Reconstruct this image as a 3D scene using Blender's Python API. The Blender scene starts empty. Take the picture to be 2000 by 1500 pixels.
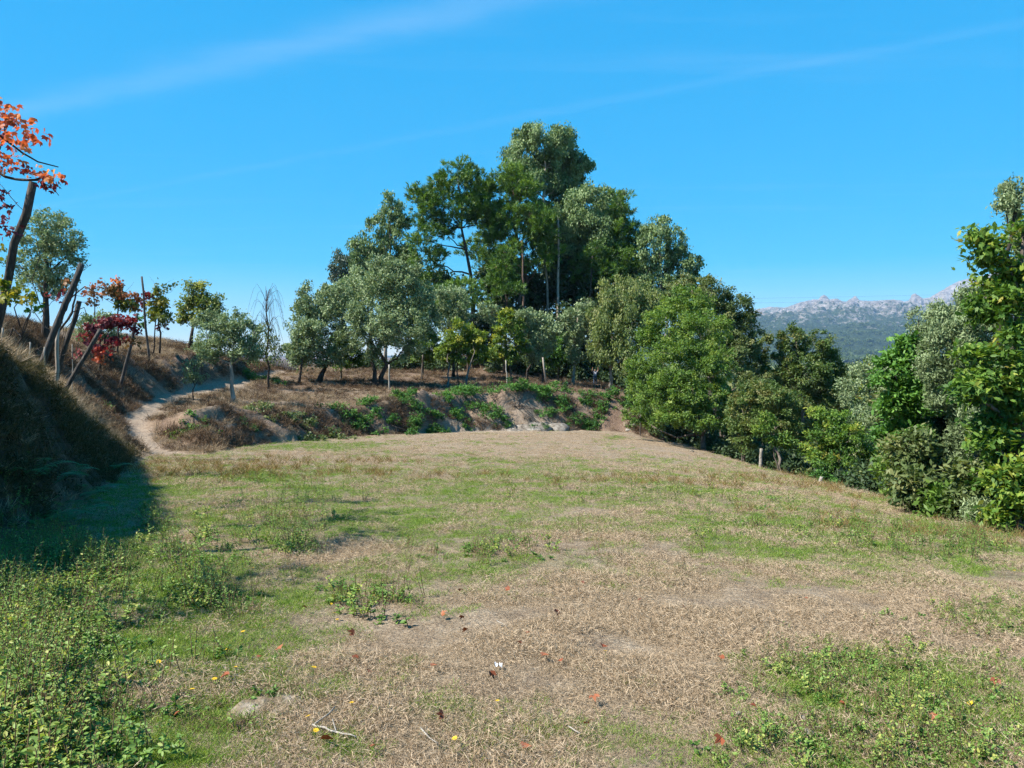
import bpy, math, random
import numpy as np
from mathutils import Vector
from mathutils.geometry import delaunay_2d_cdt

rng = np.random.default_rng(7)
random.seed(7)
scene = bpy.context.scene
R = math.radians

# ------------------------------------------------------------------ camera
FPX = 1480.0            # focal length in pixels of a 2000 pixel wide frame
EYE = 1.6
PITCH = math.atan(60.0 / FPX)
cam = bpy.data.cameras.new('camera')
cam.sensor_width = 36.0
cam.lens = 36.0 * FPX / 2000.0
cam.clip_start = 0.05
cam.clip_end = 40000
camera = bpy.data.objects.new('camera', cam)
camera.location = (0, 0, EYE)
camera.rotation_euler = (math.pi / 2 - PITCH, 0, 0)
scene.collection.objects.link(camera)
scene.camera = camera

# ------------------------------------------------------------------ sky and sun
SUN_EL, SUN_AZ = R(49), R(17)      # light travels towards +x, a little towards +y
world = bpy.data.worlds.new('World')
scene.world = world
world.use_nodes = True
wn, wl = world.node_tree.nodes, world.node_tree.links
bg = wn['Background']
sky = wn.new('ShaderNodeTexSky')
sky.sky_type = 'NISHITA'
sky.sun_disc = False
sky.sun_elevation = SUN_EL
sky.sun_rotation = math.atan2(-math.cos(SUN_AZ), -math.sin(SUN_AZ))
sky.altitude = 300
sky.air_density = 1.0
sky.dust_density = 0.0
sky.ozone_density = 6.0
hsv = wn.new('ShaderNodeHueSaturation')
hsv.inputs['Hue'].default_value = 0.479
hsv.inputs['Saturation'].default_value = 1.72
hsv.inputs['Value'].default_value = 1.0
# soft shoulder so that the bright low sky keeps its blue
sps = wn.new('ShaderNodeSeparateColor'); wl.new(sky.outputs[0], sps.inputs[0])
def wmath(op, a, b=None, c=None):
    n = wn.new('ShaderNodeMath'); n.operation = op
    for i, v in enumerate((a, b, c)):
        if v is None: continue
        if isinstance(v, (int, float)): n.inputs[i].default_value = v
        else: wl.new(v, n.inputs[i])
    return n.outputs[0]
shoulder = wmath('DIVIDE', 5.6, wmath('ADD', 1.0, wmath('MULTIPLY', sps.outputs[2], 1.2)))
vsc = wn.new('ShaderNodeVectorMath'); vsc.operation = 'SCALE'
wl.new(sky.outputs[0], vsc.inputs[0]); wl.new(shoulder, vsc.inputs['Scale'])
wl.new(vsc.outputs[0], hsv.inputs['Color'])
# thin cirrus on a high plane: direction / height, stretched noise
tc = wn.new('ShaderNodeTexCoord')
sep = wn.new('ShaderNodeSeparateXYZ'); wl.new(tc.outputs['Generated'], sep.inputs[0])
def wmath(op, a, b=None, c=None):
    n = wn.new('ShaderNodeMath'); n.operation = op
    for i, v in enumerate((a, b, c)):
        if v is None: continue
        if isinstance(v, (int, float)): n.inputs[i].default_value = v
        else: wl.new(v, n.inputs[i])
    return n.outputs[0]
zc = wmath('MAXIMUM', sep.outputs['Z'], 0.03)
px_ = wmath('DIVIDE', sep.outputs['X'], zc)
py_ = wmath('DIVIDE', sep.outputs['Y'], zc)
comb = wn.new('ShaderNodeCombineXYZ'); wl.new(px_, comb.inputs[0]); wl.new(py_, comb.inputs[1])
mp = wn.new('ShaderNodeMapping'); wl.new(comb.outputs[0], mp.inputs[0])
mp.inputs['Rotation'].default_value = (0, 0, R(27))      # streaks run the same way as the long trail
mp.inputs['Scale'].default_value = (0.30, 1.5, 1)
cn = wn.new('ShaderNodeTexNoise'); cn.inputs['Scale'].default_value = 1.0; cn.inputs['Detail'].default_value = 7
cn.inputs['Roughness'].default_value = 0.6
wl.new(mp.outputs[0], cn.inputs['Vector'])
cn2 = wn.new('ShaderNodeTexNoise'); cn2.inputs['Scale'].default_value = 3.4; cn2.inputs['Detail'].default_value = 9; cn2.inputs['Roughness'].default_value = .65
wl.new(comb.outputs[0], cn2.inputs['Vector'])
def trail(nx, ny, off, width, amt):
    d = wmath('SUBTRACT', wmath('ADD', wmath('MULTIPLY', px_, nx), wmath('MULTIPLY', py_, ny)), off)
    d = wmath('ADD', d, wmath('MULTIPLY', wmath('SUBTRACT', cn2.outputs[0], .5), width * 1.6))
    g = wmath('POWER', 2.718, wmath('MULTIPLY', wmath('MULTIPLY', d, d), -1.0 / (width * width)))
    return wmath('MULTIPLY', wmath('MULTIPLY', g, amt), wmath('MULTIPLY', cn.outputs[0], 2.0))
cov = wmath('MULTIPLY', wmath('MAXIMUM', wmath('SUBTRACT', cn.outputs[0], 0.56), 0.0), .35)
cov = wmath('ADD', cov, trail(.447, .894, 1.93, .10, .095))
cov = wmath('ADD', cov, trail(.518, .855, 2.80, .05, .03))
cov = wmath('MINIMUM', cov, 0.16)
mixc = wn.new('ShaderNodeMix'); mixc.data_type = 'RGBA'
wl.new(cov, mixc.inputs[0]); wl.new(hsv.outputs[0], mixc.inputs[6])
mixc.inputs[7].default_value = (3.6, 4.2, 5.2, 1)
wl.new(mixc.outputs[2], bg.inputs['Color'])
bg.inputs['Strength'].default_value = 0.095

sun = bpy.data.lights.new('sun', 'SUN')
sun.energy = 5.0
sun.angle = R(0.53)
sun.color = (1.0, 0.93, 0.82)
sun_ob = bpy.data.objects.new('sun', sun)
sdir = Vector((math.cos(SUN_EL) * math.cos(SUN_AZ), math.cos(SUN_EL) * math.sin(SUN_AZ), -math.sin(SUN_EL)))
sun_ob.rotation_euler = sdir.to_track_quat('-Z', 'Y').to_euler()
sun_ob.location = (-40, -10, 60)
scene.collection.objects.link(sun_ob)

vs = scene.view_settings
vs.view_transform = 'Standard'; vs.look = 'None'; vs.exposure = 1.33; vs.gamma = 1.0; vs.use_curve_mapping = False
scene.cycles.max_bounces = 4
scene.cycles.diffuse_bounces = 2
scene.cycles.use_adaptive_sampling = True
scene.cycles.adaptive_threshold = 0.02
scene.cycles.glossy_bounces = 2
scene.cycles.transmission_bounces = 3
scene.cycles.volume_bounces = 0
scene.cycles.use_denoising = True
scene.cycles.denoising_prefilter = 'NONE'
scene.cycles.sample_clamp_indirect = 6

# ------------------------------------------------------------------ helpers
COL = scene.collection
_cp, _sp = math.cos(PITCH), math.sin(PITCH)
def P(px, py, Y):
    """point seen at photo pixel (px,py) that lies Y metres in front of the camera"""
    xc, yc = (px - 1000.0) / FPX, (750.0 - py) / FPX
    dy, dz = _cp + _sp * yc, -_sp + _cp * yc
    t = Y / dy
    return np.array((xc * t, Y, EYE + dz * t))
def X(px, Y):
    return (px - 1000.0) / FPX * Y * 1.0008

def _hash(ix, iy, seed):
    h = (ix.astype(np.int64) * 374761393 + iy.astype(np.int64) * 668265263 + seed * 974634777) & 0xffffffff
    h = ((h ^ (h >> 13)) * 1274126177) & 0xffffffff
    h = (h ^ (h >> 16)) & 0xffffffff
    return h / 4294967295.0
def vnoise(x, y, seed=0):
    x = np.asarray(x, float); y = np.asarray(y, float)
    ix, iy = np.floor(x), np.floor(y)
    fx, fy = x - ix, y - iy
    fx = fx * fx * (3 - 2 * fx); fy = fy * fy * (3 - 2 * fy)
    a = _hash(ix, iy, seed); b = _hash(ix + 1, iy, seed); c = _hash(ix, iy + 1, seed); d = _hash(ix + 1, iy + 1, seed)
    return (a * (1 - fx) + b * fx) * (1 - fy) + (c * (1 - fx) + d * fx) * fy
def fbm(x, y, seed=0, octaves=5, gain=0.5):
    s = 0; a = 1; t = 0
    for o in range(octaves):
        s = s + a * vnoise(x * 2 ** o + 17.3 * o, y * 2 ** o - 9.1 * o, seed + o); t += a; a *= gain
    return s / t
def sstep(a, b, x):
    t = np.clip((np.asarray(x, float) - a) / (b - a), 0, 1)
    return t * t * (3 - 2 * t)

def build_mesh(name, V, F, mat, attrs=None, smooth=False):
    """V (n,3); F (m,k) array of equal faces or a list of such arrays"""
    me = bpy.data.meshes.new(name)
    V = np.asarray(V, np.float32)
    Fs = F if isinstance(F, list) else [F]
    Fs = [np.asarray(f, np.int32) for f in Fs if len(f)]
    nl = sum(f.size for f in Fs); nf = sum(len(f) for f in Fs)
    me.vertices.add(len(V)); me.vertices.foreach_set('co', V.ravel())
    me.loops.add(nl); me.loops.foreach_set('vertex_index', np.concatenate([f.ravel() for f in Fs]))
    me.polygons.add(nf)
    cnt = np.concatenate([np.full(len(f), f.shape[1], np.int32) for f in Fs])
    st = np.concatenate(([0], np.cumsum(cnt)[:-1])).astype(np.int32)
    me.polygons.foreach_set('loop_start', st)
    me.update(calc_edges=True)
    if smooth: me.polygons.foreach_set('use_smooth', np.ones(nf, bool))
    for an, (dom, typ, dat) in (attrs or {}).items():
        a = me.attributes.new(an, typ, dom)
        dat = np.asarray(dat, np.float32)
        a.data.foreach_set('color' if typ == 'FLOAT_COLOR' else ('vector' if typ == 'FLOAT_VECTOR' else 'value'), dat.ravel())
    if mat: me.materials.append(mat)
    return me
def link(name, data, parent=None, loc=None):
    o = bpy.data.objects.new(name, data)
    COL.objects.link(o)
    if parent is not None: o.parent = parent
    if loc is not None: o.location = loc
    return o
def tag(o, label=None, cat=None, group=None, kind=None):
    if label: o['label'] = label
    if cat: o['category'] = cat
    if group: o['group'] = group
    if kind: o['kind'] = kind
    return o
def thing(name, label, cat, loc, group=None):
    o = link(name, None, None, loc); o.empty_display_size = 0.2
    return tag(o, label, cat, group)

class MB:
    """collects tubes and leaves"""
    def __init__(s): s.v = []; s.q = []; s.t = []; s.n = 0
    def add(s, v, q=None, t=None):
        v = np.asarray(v, float)
        if q is not None and len(q): s.q.append(np.asarray(q) + s.n)
        if t is not None and len(t): s.t.append(np.asarray(t) + s.n)
        s.v.append(v); s.n += len(v)
    def tube(s, pts, rad, sides=6, cap=True, rough=0.0):
        pts = np.asarray(pts, float); k = len(pts)
        rad = np.broadcast_to(np.asarray(rad, float), (k,))
        tan = np.gradient(pts, axis=0); tan /= np.linalg.norm(tan, axis=1)[:, None] + 1e-9
        ref = np.array((0.31, 0.95, 0.05)) if abs(tan[0][2]) > 0.8 else np.array((0, 0, 1.0))
        u = np.cross(tan, ref); u /= np.linalg.norm(u, axis=1)[:, None] + 1e-9
        w = np.cross(tan, u)
        a = np.arange(sides) * 2 * math.pi / sides
        rr = rad[:, None] * (1 + rough * (rng.random((k, sides)) - 0.5) * 2)
        V = pts[:, None, :] + (u[:, None, :] * np.cos(a)[None, :, None] + w[:, None, :] * np.sin(a)[None, :, None]) * rr[:, :, None]
        V = V.reshape(-1, 3)
        i = np.arange(k - 1)[:, None] * sides; j = np.arange(sides)[None, :]; j2 = (j + 1) % sides
        Q = np.stack([i + j, i + j2, i + sides + j2, i + sides + j], -1).reshape(-1, 4)
        T = []
        if cap:
            n0 = len(V); V = np.vstack([V, pts[:1], pts[-1:]])
            for c in range(sides):
                T.append((n0, (c + 1) % sides, c)); b = (k - 1) * sides
                T.append((n0 + 1, b + c, b + (c + 1) % sides))
        s.add(V, Q, np.array(T) if T else None)
    def obj(s, name, mat, parent=None, smooth=True, loc=None, origin=None):
        V = np.vstack(s.v)
        if origin is not None: V = V - np.asarray(origin)
        F = []
        if s.q: F.append(np.vstack(s.q))
        if s.t: F.append(np.vstack(s.t))
        return link(name, build_mesh(name, V, F, mat, smooth=smooth), parent, loc)

# leaf outlines: (along, across, fold) and the faces
LEAF = {
    'diamond': (np.array([(-.5, 0, 0), (-.02, .5, .12), (.5, 0, -.05), (-.02, -.5, .12)]), np.array([(0, 1, 2, 3)])),
    'oval': (np.array([(-.5, 0, 0), (-.25, .42, .1), (.15, .45, .1), (.5, 0, -.1), (.15, -.45, .1), (-.25, -.42, .1)]), np.array([(0, 1, 2, 3), (0, 3, 4, 5)])),
    'lobed': (np.array([(-.5, 0, 0), (.05, .22, .06), (.5, 0, -.10), (.05, -.22, .06),
                        (-.5, .02, .005), (-.30, .42, .10), (.16, .52, .02), (.0, .12, .05),
                        (-.5, -.02, .005), (.0, -.12, .05), (.16, -.52, .02), (-.30, -.42, .10)]), np.array([(0, 1, 2, 3), (4, 5, 6, 7), (8, 9, 10, 11)])),
}
def unit(v): return v / (np.linalg.norm(v, axis=-1, keepdims=True) + 1e-9)
def leaf_geo(C, D, N, L, W, shape='diamond'):
    T, F = LEAF[shape]
    D = unit(D); S = unit(np.cross(D, N)); N2 = np.cross(S, D)
    V = (C[:, None, :] + D[:, None, :] * (T[None, :, 0:1] * L[:, None, None])
         + S[:, None, :] * (T[None, :, 1:2] * W[:, None, None]) + N2[:, None, :] * (T[None, :, 2:3] * W[:, None, None]))
    k = len(T)
    FF = (np.arange(len(C))[:, None, None] * k + F[None]).reshape(-1, 4)
    return V.reshape(-1, 3), FF, len(F)

# ------------------------------------------------------------------ materials
def newmat(name):
    m = bpy.data.materials.new(name); m.use_nodes = True
    nt = m.node_tree; nt.nodes.clear()
    out = nt.nodes.new('ShaderNodeOutputMaterial')
    return m, nt.nodes, nt.links, out
def ramp(n, stops, interp='LINEAR'):
    r = n.new('ShaderNodeValToRGB'); r.color_ramp.interpolation = interp
    e = r.color_ramp.elements
    while len(e) < len(stops): e.new(0.5)
    for el, (p, c) in zip(e, stops): el.position = p; el.color = (*c, 1)
    return r
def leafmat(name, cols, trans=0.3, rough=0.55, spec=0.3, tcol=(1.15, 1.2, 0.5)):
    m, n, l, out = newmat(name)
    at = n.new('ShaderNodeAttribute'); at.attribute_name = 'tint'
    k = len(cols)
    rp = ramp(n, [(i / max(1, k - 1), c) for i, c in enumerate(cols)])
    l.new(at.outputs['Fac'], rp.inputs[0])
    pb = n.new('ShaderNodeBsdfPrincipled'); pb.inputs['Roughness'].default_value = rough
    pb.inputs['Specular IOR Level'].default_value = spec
    l.new(rp.outputs[0], pb.inputs['Base Color'])
    tr = n.new('ShaderNodeBsdfTranslucent')
    mul = n.new('ShaderNodeMix'); mul.data_type = 'RGBA'; mul.blend_type = 'MULTIPLY'; mul.inputs[0].default_value = 1
    l.new(rp.outputs[0], mul.inputs[6]); mul.inputs[7].default_value = (*tcol, 1)
    l.new(mul.outputs[2], tr.inputs[0])
    mx = n.new('ShaderNodeMixShader'); mx.inputs[0].default_value = trans
    l.new(pb.outputs[0], mx.inputs[1]); l.new(tr.outputs[0], mx.inputs[2]); l.new(mx.outputs[0], out.inputs[0])
    return m
def roughmat(name, cols, scale=8.0, rough=0.9, bump=0.4, stretch=(1, 1, 1), bscale=None):
    """stone, bark and wood: noise between colours plus bump"""
    m, n, l, out = newmat(name)
    tcn = n.new('ShaderNodeTexCoord'); mpn = n.new('ShaderNodeMapping'); mpn.inputs['Scale'].default_value = stretch
    l.new(tcn.outputs['Object'], mpn.inputs[0])
    no = n.new('ShaderNodeTexNoise'); no.inputs['Scale'].default_value = scale; no.inputs['Detail'].default_value = 6; no.inputs['Roughness'].default_value = .65
    l.new(mpn.outputs[0], no.inputs['Vector'])
    k = len(cols)
    rp = ramp(n, [(0.3 + 0.4 * i / max(1, k - 1), c) for i, c in enumerate(cols)])
    l.new(no.outputs[0], rp.inputs[0])
    pb = n.new('ShaderNodeBsdfPrincipled'); pb.inputs['Roughness'].default_value = rough; pb.inputs['Specular IOR Level'].default_value = 0.2
    l.new(rp.outputs[0], pb.inputs['Base Color'])
    no2 = n.new('ShaderNodeTexNoise'); no2.inputs['Scale'].default_value = bscale or scale * 2.5; no2.inputs['Detail'].default_value = 5
    l.new(mpn.outputs[0], no2.inputs['Vector'])
    bp = n.new('ShaderNodeBump'); bp.inputs['Strength'].default_value = bump; bp.inputs['Distance'].default_value = 0.05
    l.new(no2.outputs[0], bp.inputs['Height']); l.new(bp.outputs[0], pb.inputs['Normal'])
    l.new(pb.outputs[0], out.inputs[0])
    return m
def flatmat(name, c, rough=0.7):
    return roughmat(name, [tuple(v * 0.85 for v in c), tuple(min(1, v * 1.12) for v in c)], scale=14, rough=rough, bump=0.1)

M = {}
M['olive'] = leafmat('olive_leaf', [(0.113, 0.158, 0.070), (0.205, 0.271, 0.134), (0.309, 0.385, 0.216)], trans=.22, rough=.55, spec=.2, tcol=(1, 1.05, .6))
M['eucalyptus'] = leafmat('eucalyptus_leaf', [(0.080, 0.131, 0.051), (0.139, 0.214, 0.086), (0.247, 0.328, 0.150)], trans=.22, rough=.52, spec=.2)
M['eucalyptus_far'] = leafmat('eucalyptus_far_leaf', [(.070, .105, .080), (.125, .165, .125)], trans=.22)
M['pine'] = leafmat('pine_needle', [(0.045, 0.100, 0.022), (0.089, 0.176, 0.029), (0.180, 0.275, 0.042)], trans=.2, rough=.5)
M['chestnut'] = leafmat('chestnut_leaf', [(0.058, 0.116, 0.023), (0.108, 0.197, 0.032), (0.206, 0.273, 0.050)], trans=.35)
M['chestnut_yellow'] = leafmat('chestnut_yellow_leaf', [(0.072, 0.137, 0.023), (0.156, 0.234, 0.031), (0.338, 0.325, 0.046)], trans=.35)
M['oak_dull'] = leafmat('oak_dull_leaf', [(0.057, 0.097, 0.030), (0.113, 0.155, 0.054), (0.198, 0.209, 0.081)], trans=.28)
M['oak_brown'] = leafmat('oak_brown_leaf', [(0.053, 0.103, 0.024), (0.111, 0.165, 0.043), (0.181, 0.165, 0.050)], trans=.3)
M['oak_yellow'] = leafmat('oak_yellow_leaf', [(0.053, 0.122, 0.022), (0.116, 0.216, 0.033), (0.242, 0.316, 0.049), (0.315, 0.273, 0.054)], trans=.35)
M['birch'] = leafmat('birch_leaf', [(0.111, 0.163, 0.052), (0.182, 0.234, 0.078), (0.280, 0.293, 0.117)], trans=.35)
M['fig'] = leafmat('vine_green_leaf', [(0.056, 0.144, 0.027), (0.106, 0.237, 0.044), (0.175, 0.325, 0.075)], trans=.35, rough=.55, spec=.25)
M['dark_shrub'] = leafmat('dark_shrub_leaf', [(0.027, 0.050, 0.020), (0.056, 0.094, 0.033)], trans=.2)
M['bramble'] = leafmat('bramble_leaf', [(0.039, 0.101, 0.024), (0.072, 0.176, 0.036), (0.130, 0.257, 0.054)], trans=.28, rough=.6, spec=.15)
M['vine_red'] = leafmat('vine_red_leaf', [(0.088, 0.016, 0.034), (0.269, 0.032, 0.039), (0.398, 0.088, 0.039)], trans=.35, tcol=(1.2, .8, .6))
M['vine_purple'] = leafmat('vine_purple_leaf', [(0.070, 0.019, 0.031), (0.176, 0.031, 0.047), (0.316, 0.082, 0.070)], trans=.3, tcol=(1.2, .8, .7))
M['vine_orange'] = leafmat('vine_orange_leaf', [(0.317, 0.060, 0.034), (0.580, 0.158, 0.055), (0.718, 0.345, 0.109)], trans=.4, tcol=(1.2, .9, .6))
M['vine_rust'] = leafmat('vine_rust_leaf', [(0.111, 0.093, 0.033), (0.253, 0.124, 0.045), (0.386, 0.132, 0.059)], trans=.3, tcol=(1.2, .9, .6))
M['vine_yellow'] = leafmat('vine_yellow_leaf', [(0.068, 0.120, 0.018), (0.240, 0.240, 0.024), (0.400, 0.312, 0.032)], trans=.4)
M['vine_olive'] = leafmat('vine_mixed_leaf', [(0.058, 0.111, 0.026), (0.169, 0.195, 0.039), (0.390, 0.286, 0.052)], trans=.35)
M['walnut'] = leafmat('walnut_leaf', [(0.081, 0.127, 0.034), (0.196, 0.230, 0.057), (0.380, 0.380, 0.103)], trans=.4)
M['fern'] = leafmat('fern_leaf', [(.030, .110, .020), (.060, .170, .030)], trans=.35)
M['dead_leaf'] = leafmat('fallen_leaf', [(0.120, 0.036, 0.015), (0.229, 0.063, 0.025), (0.272, 0.105, 0.051)], trans=.1)
M['dry'] = leafmat('dry_grass', [(0.200, 0.141, 0.092), (0.361, 0.277, 0.185), (0.521, 0.422, 0.309)], trans=.25, rough=.7, spec=.15, tcol=(1, .9, .6))
M['green'] = leafmat('green_grass', [(0.086, 0.155, 0.020), (0.154, 0.247, 0.033), (0.283, 0.339, 0.071)], trans=.35, rough=.55)
M['rust_grass'] = leafmat('rust_grass', [(0.158, 0.090, 0.042), (0.221, 0.150, 0.063), (0.273, 0.210, 0.095)], trans=.25, rough=.7, spec=.1)
M['weed'] = leafmat('weed_leaf', [(0.059, 0.125, 0.022), (0.112, 0.216, 0.035), (0.213, 0.315, 0.079), (0.352, 0.367, 0.088)], trans=.35, rough=.5)
M['drystem'] = leafmat('dry_stem', [(.10, .065, .035), (.21, .15, .08)], trans=.05)
M['yellow_flower'] = leafmat('yellow_flower', [(.55, .33, .02), (.75, .5, .03)], trans=.2)
M['bark'] = roughmat('bark', [(.050, .040, .033), (.110, .090, .074), (.180, .155, .130)], scale=7, stretch=(1, 1, .25), bump=.8)
M['bark_pine'] = roughmat('bark_pine', [(.060, .042, .034), (.125, .085, .066), (.200, .140, .110)], scale=5, stretch=(1, 1, .3), bump=.8)
M['bark_pale'] = roughmat('bark_pale', [(.150, .120, .100), (.280, .240, .200), (.400, .350, .300)], scale=5, stretch=(1, 1, .3), bump=.5)
M['bark_dark'] = roughmat('bark_dark', [(.030, .024, .020), (.065, .052, .043)], scale=9, stretch=(1, 1, .25), bump=.8)
M['post_wood'] = roughmat('weathered_post_wood', [(.026, .023, .022), (.060, .053, .048), (.125, .112, .100)], scale=6, stretch=(3, 3, .35), bump=.7)
M['pale_wood'] = roughmat('pale_post_wood', [(.170, .150, .125), (.270, .248, .215), (.36, .335, .30)], scale=6, stretch=(2, 2, .35), bump=.5)
M['stone'] = roughmat('granite', [(.045, .040, .033), (.130, .120, .105), (.250, .238, .218)], scale=6, bump=.7)
M['stone_pale'] = roughmat('pale_granite', [(.11, .095, .078), (.24, .22, .19), (.38, .355, .32)], scale=9, bump=.7)
M['outcrop'] = roughmat('weathered_outcrop', [(.045, .036, .028), (.170, .150, .126), (.320, .295, .262)], scale=2.6, bump=1.0, bscale=3)
M['stone_brown'] = roughmat('mossy_granite', [(.060, .042, .026), (.150, .115, .075), (.300, .270, .225)], scale=9, bump=.7)
M['white'] = flatmat('white_paper', (.72, .72, .74))
M['board'] = roughmat('grey_board', [(.070, .066, .068), (.120, .112, .112)], scale=5, stretch=(2, 2, .4), bump=.4)
M['steel'] = flatmat('dull_steel', (.10, .10, .11), .5)
M['skin'] = flatmat('skin', (.42, .26, .19), .6)
M['shirt'] = flatmat('grey_shirt', (.50, .49, .56), .9)
M['jeans'] = flatmat('blue_jeans', (.055, .085, .14), .9)
M['hair'] = flatmat('dark_hair', (.03, .025, .02), .6)

# ------------------------------------------------------------------ terrain
def Ffield(x, y):
    d = np.maximum(np.asarray(y, float) - 3, -12)
    z = -0.095 * d + 0.0003 * d * d
    k = np.clip(1 - (np.asarray(y, float) - 35) / 35, 0.2, 1)
    return z - 0.008 * np.clip(x, 0, 14) ** 2 * k
def fz(x, y): return (x, y, float(Ffield(x, y)))

base_left = [(-5.2, -10), (-5.0, 0), (-5.0, 5), (-5.5, 8.5), (-6.9, 12), (-7.9, 14.5), (-9.2, 17.5), (-10.8, 21), (-12.2, 25), (-13.3, 28)]
base_far = [(X(p, y), y) for p, y in ((400, 29), (430, 31.5), (480, 35), (540, 39), (620, 43.5), (720, 48), (850, 54), (1000, 57.5), (1150, 59.5), (1240, 58.5))]
edge_right = [(11.2, 50), (11.6, 45), (12.4, 38), (12.6, 32), (12.0, 27), (11.3, 24), (10.4, 20), (9.9, 16), (9.7, 12), (9.8, 8), (10.2, 0), (10.5, -10)]
FIELD_POLY = np.array(base_left + base_far + edge_right)
PATH_L = [P(*a) for a in ((290, 897, 28.2), (252, 872, 30), (240, 845, 32.7), (248, 808, 37.2), (294, 777, 43.8), (370, 758, 52), (455, 742, 60), (502, 730, 68), (540, 723, 76))]
PATH_R = [P(*a) for a in ((385, 897, 28.7), (326, 878, 30.2), (300, 855, 32.5), (292, 820, 37), (332, 788, 43.6), (410, 766, 51.6), (488, 749, 59.8), (530, 736, 68), (562, 727, 76))]
w = lambda *a: np.array(a, float)
CREST = [w(-6.6, -10, 3.0), w(-6.4, 0, 3.0), w(-6.4, 6, 2.9), w(-7.3, 9.6, 2.35), P(0, 688, 12), P(60, 727, 14.6), P(110, 763, 17.2), P(150, 803, 20), P(190, 843, 23.5), P(232, 874, 26.6), w(-14.3, 28.4, -2.0)]
lines = [
    [fz(*p) for p in base_left], [fz(*p) for p in base_far], [fz(*p) for p in edge_right],
    PATH_L[1:], PATH_R[1:],
    # crest of the near left bank and the sunlit strip above it
    CREST,
    [w(-8.5, -10, 3.3), w(-8.3, 0, 3.3), w(-8.6, 6, 3.2), w(-8.7, 10, 2.6), w(-9.8, 14.2, 1.8), w(-11.7, 18, 1.5), w(-14, 22, 1.2), w(-16.3, 26.5, .9), w(-17.2, 30, -.35), w(-18.6, 32.6, -.3), w(-20.9, 37, .0)],
    # vineyard terrace
    [w(-14, 3, 3.2), w(-11.4, 14.5, 1.95), w(-13.8, 20, 1.65), w(-18, 27, 1.35), w(-19.4, 31, 1.15), w(-22, 36.5, .9), P(250, 705, 46), P(330, 695, 55), P(420, 694, 64)],
    [P(-150, 668, 18), P(0, 668, 26), P(60, 665, 40), P(130, 662, 52)],
    [P(-160, 610, 19.5), P(0, 624, 27.8), P(60, 630, 42), P(120, 642, 54), P(200, 655, 62)],
    [P(-200, 600, 40), P(0, 620, 56), P(200, 652, 70), P(300, 662, 66)], [P(340, 668, 64)],
    [P(0, 650, 95), P(250, 700, 95), P(420, 700, 80), P(470, 714, 95)],
    # bank on the left of the path
    [P(206, 826, 35), P(228, 776, 40.8), P(268, 732, 45.2), P(330, 713, 50.5), P(400, 703, 57), P(445, 702, 62), P(482, 712, 68), P(520, 716, 76)],
    # spur and the front edge of the olive terrace
    [P(348, 812, 33.4), P(388, 798, 34.4), P(432, 788, 36.8), P(452, 787, 39), P(475, 806, 40), P(520, 796, 41.8), P(600, 803, 45.3), P(690, 798, 49.8), P(770, 780, 52.9), P(900, 771, 58), P(1000, 767, 60), P(1100, 765, 61.8), P(1180, 779, 62), P(1232, 806, 61)],
    [P(500, 770, 57), P(560, 752, 64), P(620, 744, 68)],
    [P(690, 770, 60), P(763, 763, 63.5), P(900, 754, 69), P(1063, 750, 76), P(1162, 752, 83), P(1210, 758, 80)],
    [P(680, 744, 72), P(760, 745, 73), P(850, 747, 76), P(960, 748, 79), P(1040, 746, 84)],
    [P(680, 738, 72.8), P(760, 737, 73.8), P(850, 738, 76.8), P(960, 740, 80), P(1040, 742, 85)],
    [P(640, 730, 80), P(800, 725, 86), P(1000, 730, 89), P(1162, 742, 90)],
    [P(600, 720, 92), P(800, 712, 96), P(900, 706, 97), P(1100, 718, 98), P(1220, 735, 96)],
    [P(700, 712, 115), P(900, 692, 115), P(1100, 705, 115)],
    # right hand side, falling into the valley
    [w(13.8, -10, -1.6), w(14, 0, -2.0), w(13.4, 12, -2.7), w(14.4, 20, -4.4), w(16, 30, -5.4), w(17, 40, -6.2), w(15.5, 52, -6.2), w(13.5, 62, -5.6), w(16, 80, -5), w(17, 100, -4)],
    [w(24, -10, -6), w(25, 20, -9), w(27, 45, -11), w(27, 80, -11), w(30, 110, -13)],
    [w(55, -10, -16), w(55, 40, -20), w(60, 110, -24)],
    [w(-30, -25, 4), w(0, -25, 2.2), w(20, -25, -1)],
    [w(-70, -10, 6), w(-70, 50, 3), w(-60, 110, -8)],
    [w(-20, 150, -10), w(10, 150, -8), w(60, 160, -30)],
]
outer = [(-14000, -200, 40), (0, -200, 6), (14000, -200, -40), (14000, 14000, -45), (0, 14000, -45), (-14000, 14000, -45), (-14000, 300, -30), (-160, 20, 5), (-160, 180, -28), (0, 260, -38), (160, 180, -42), (160, 0, -36)]
pts3, edges = [], []
for ln in lines:
    i0 = len(pts3)
    for p in ln: pts3.append(tuple(float(c) for c in p))
    edges += [(i, i + 1) for i in range(i0, len(pts3) - 1)]
pts3 += outer
def in_poly(x, y, poly):
    x = np.asarray(x); y = np.asarray(y); r = np.zeros(x.shape, bool); n = len(poly); j = n - 1
    for i in range(n):
        xi, yi = poly[i]; xj, yj = poly[j]
        c = ((yi > y) != (yj > y)) & (x < (xj - xi) * (y - yi) / (yj - yi + 1e-12) + xi)
        r ^= c; j = i
    return r
def dist_line(x, y, poly):
    d = np.full(np.shape(x), 1e9); poly = np.asarray(poly)[:, :2]
    for a, b in zip(poly[:-1], poly[1:]):
        ab = b - a; t = np.clip(((x - a[0]) * ab[0] + (y - a[1]) * ab[1]) / (ab @ ab), 0, 1)
        d = np.minimum(d, np.hypot(x - a[0] - t * ab[0], y - a[1] - t * ab[1]))
    return d
gx, gy = np.meshgrid(np.arange(-26, 14, 2.0), np.arange(-9, 60, 2.5))
ins = in_poly(gx, gy, FIELD_POLY) & (dist_line(gx, gy, np.vstack([FIELD_POLY, FIELD_POLY[:1]])) > 0.9)
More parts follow.
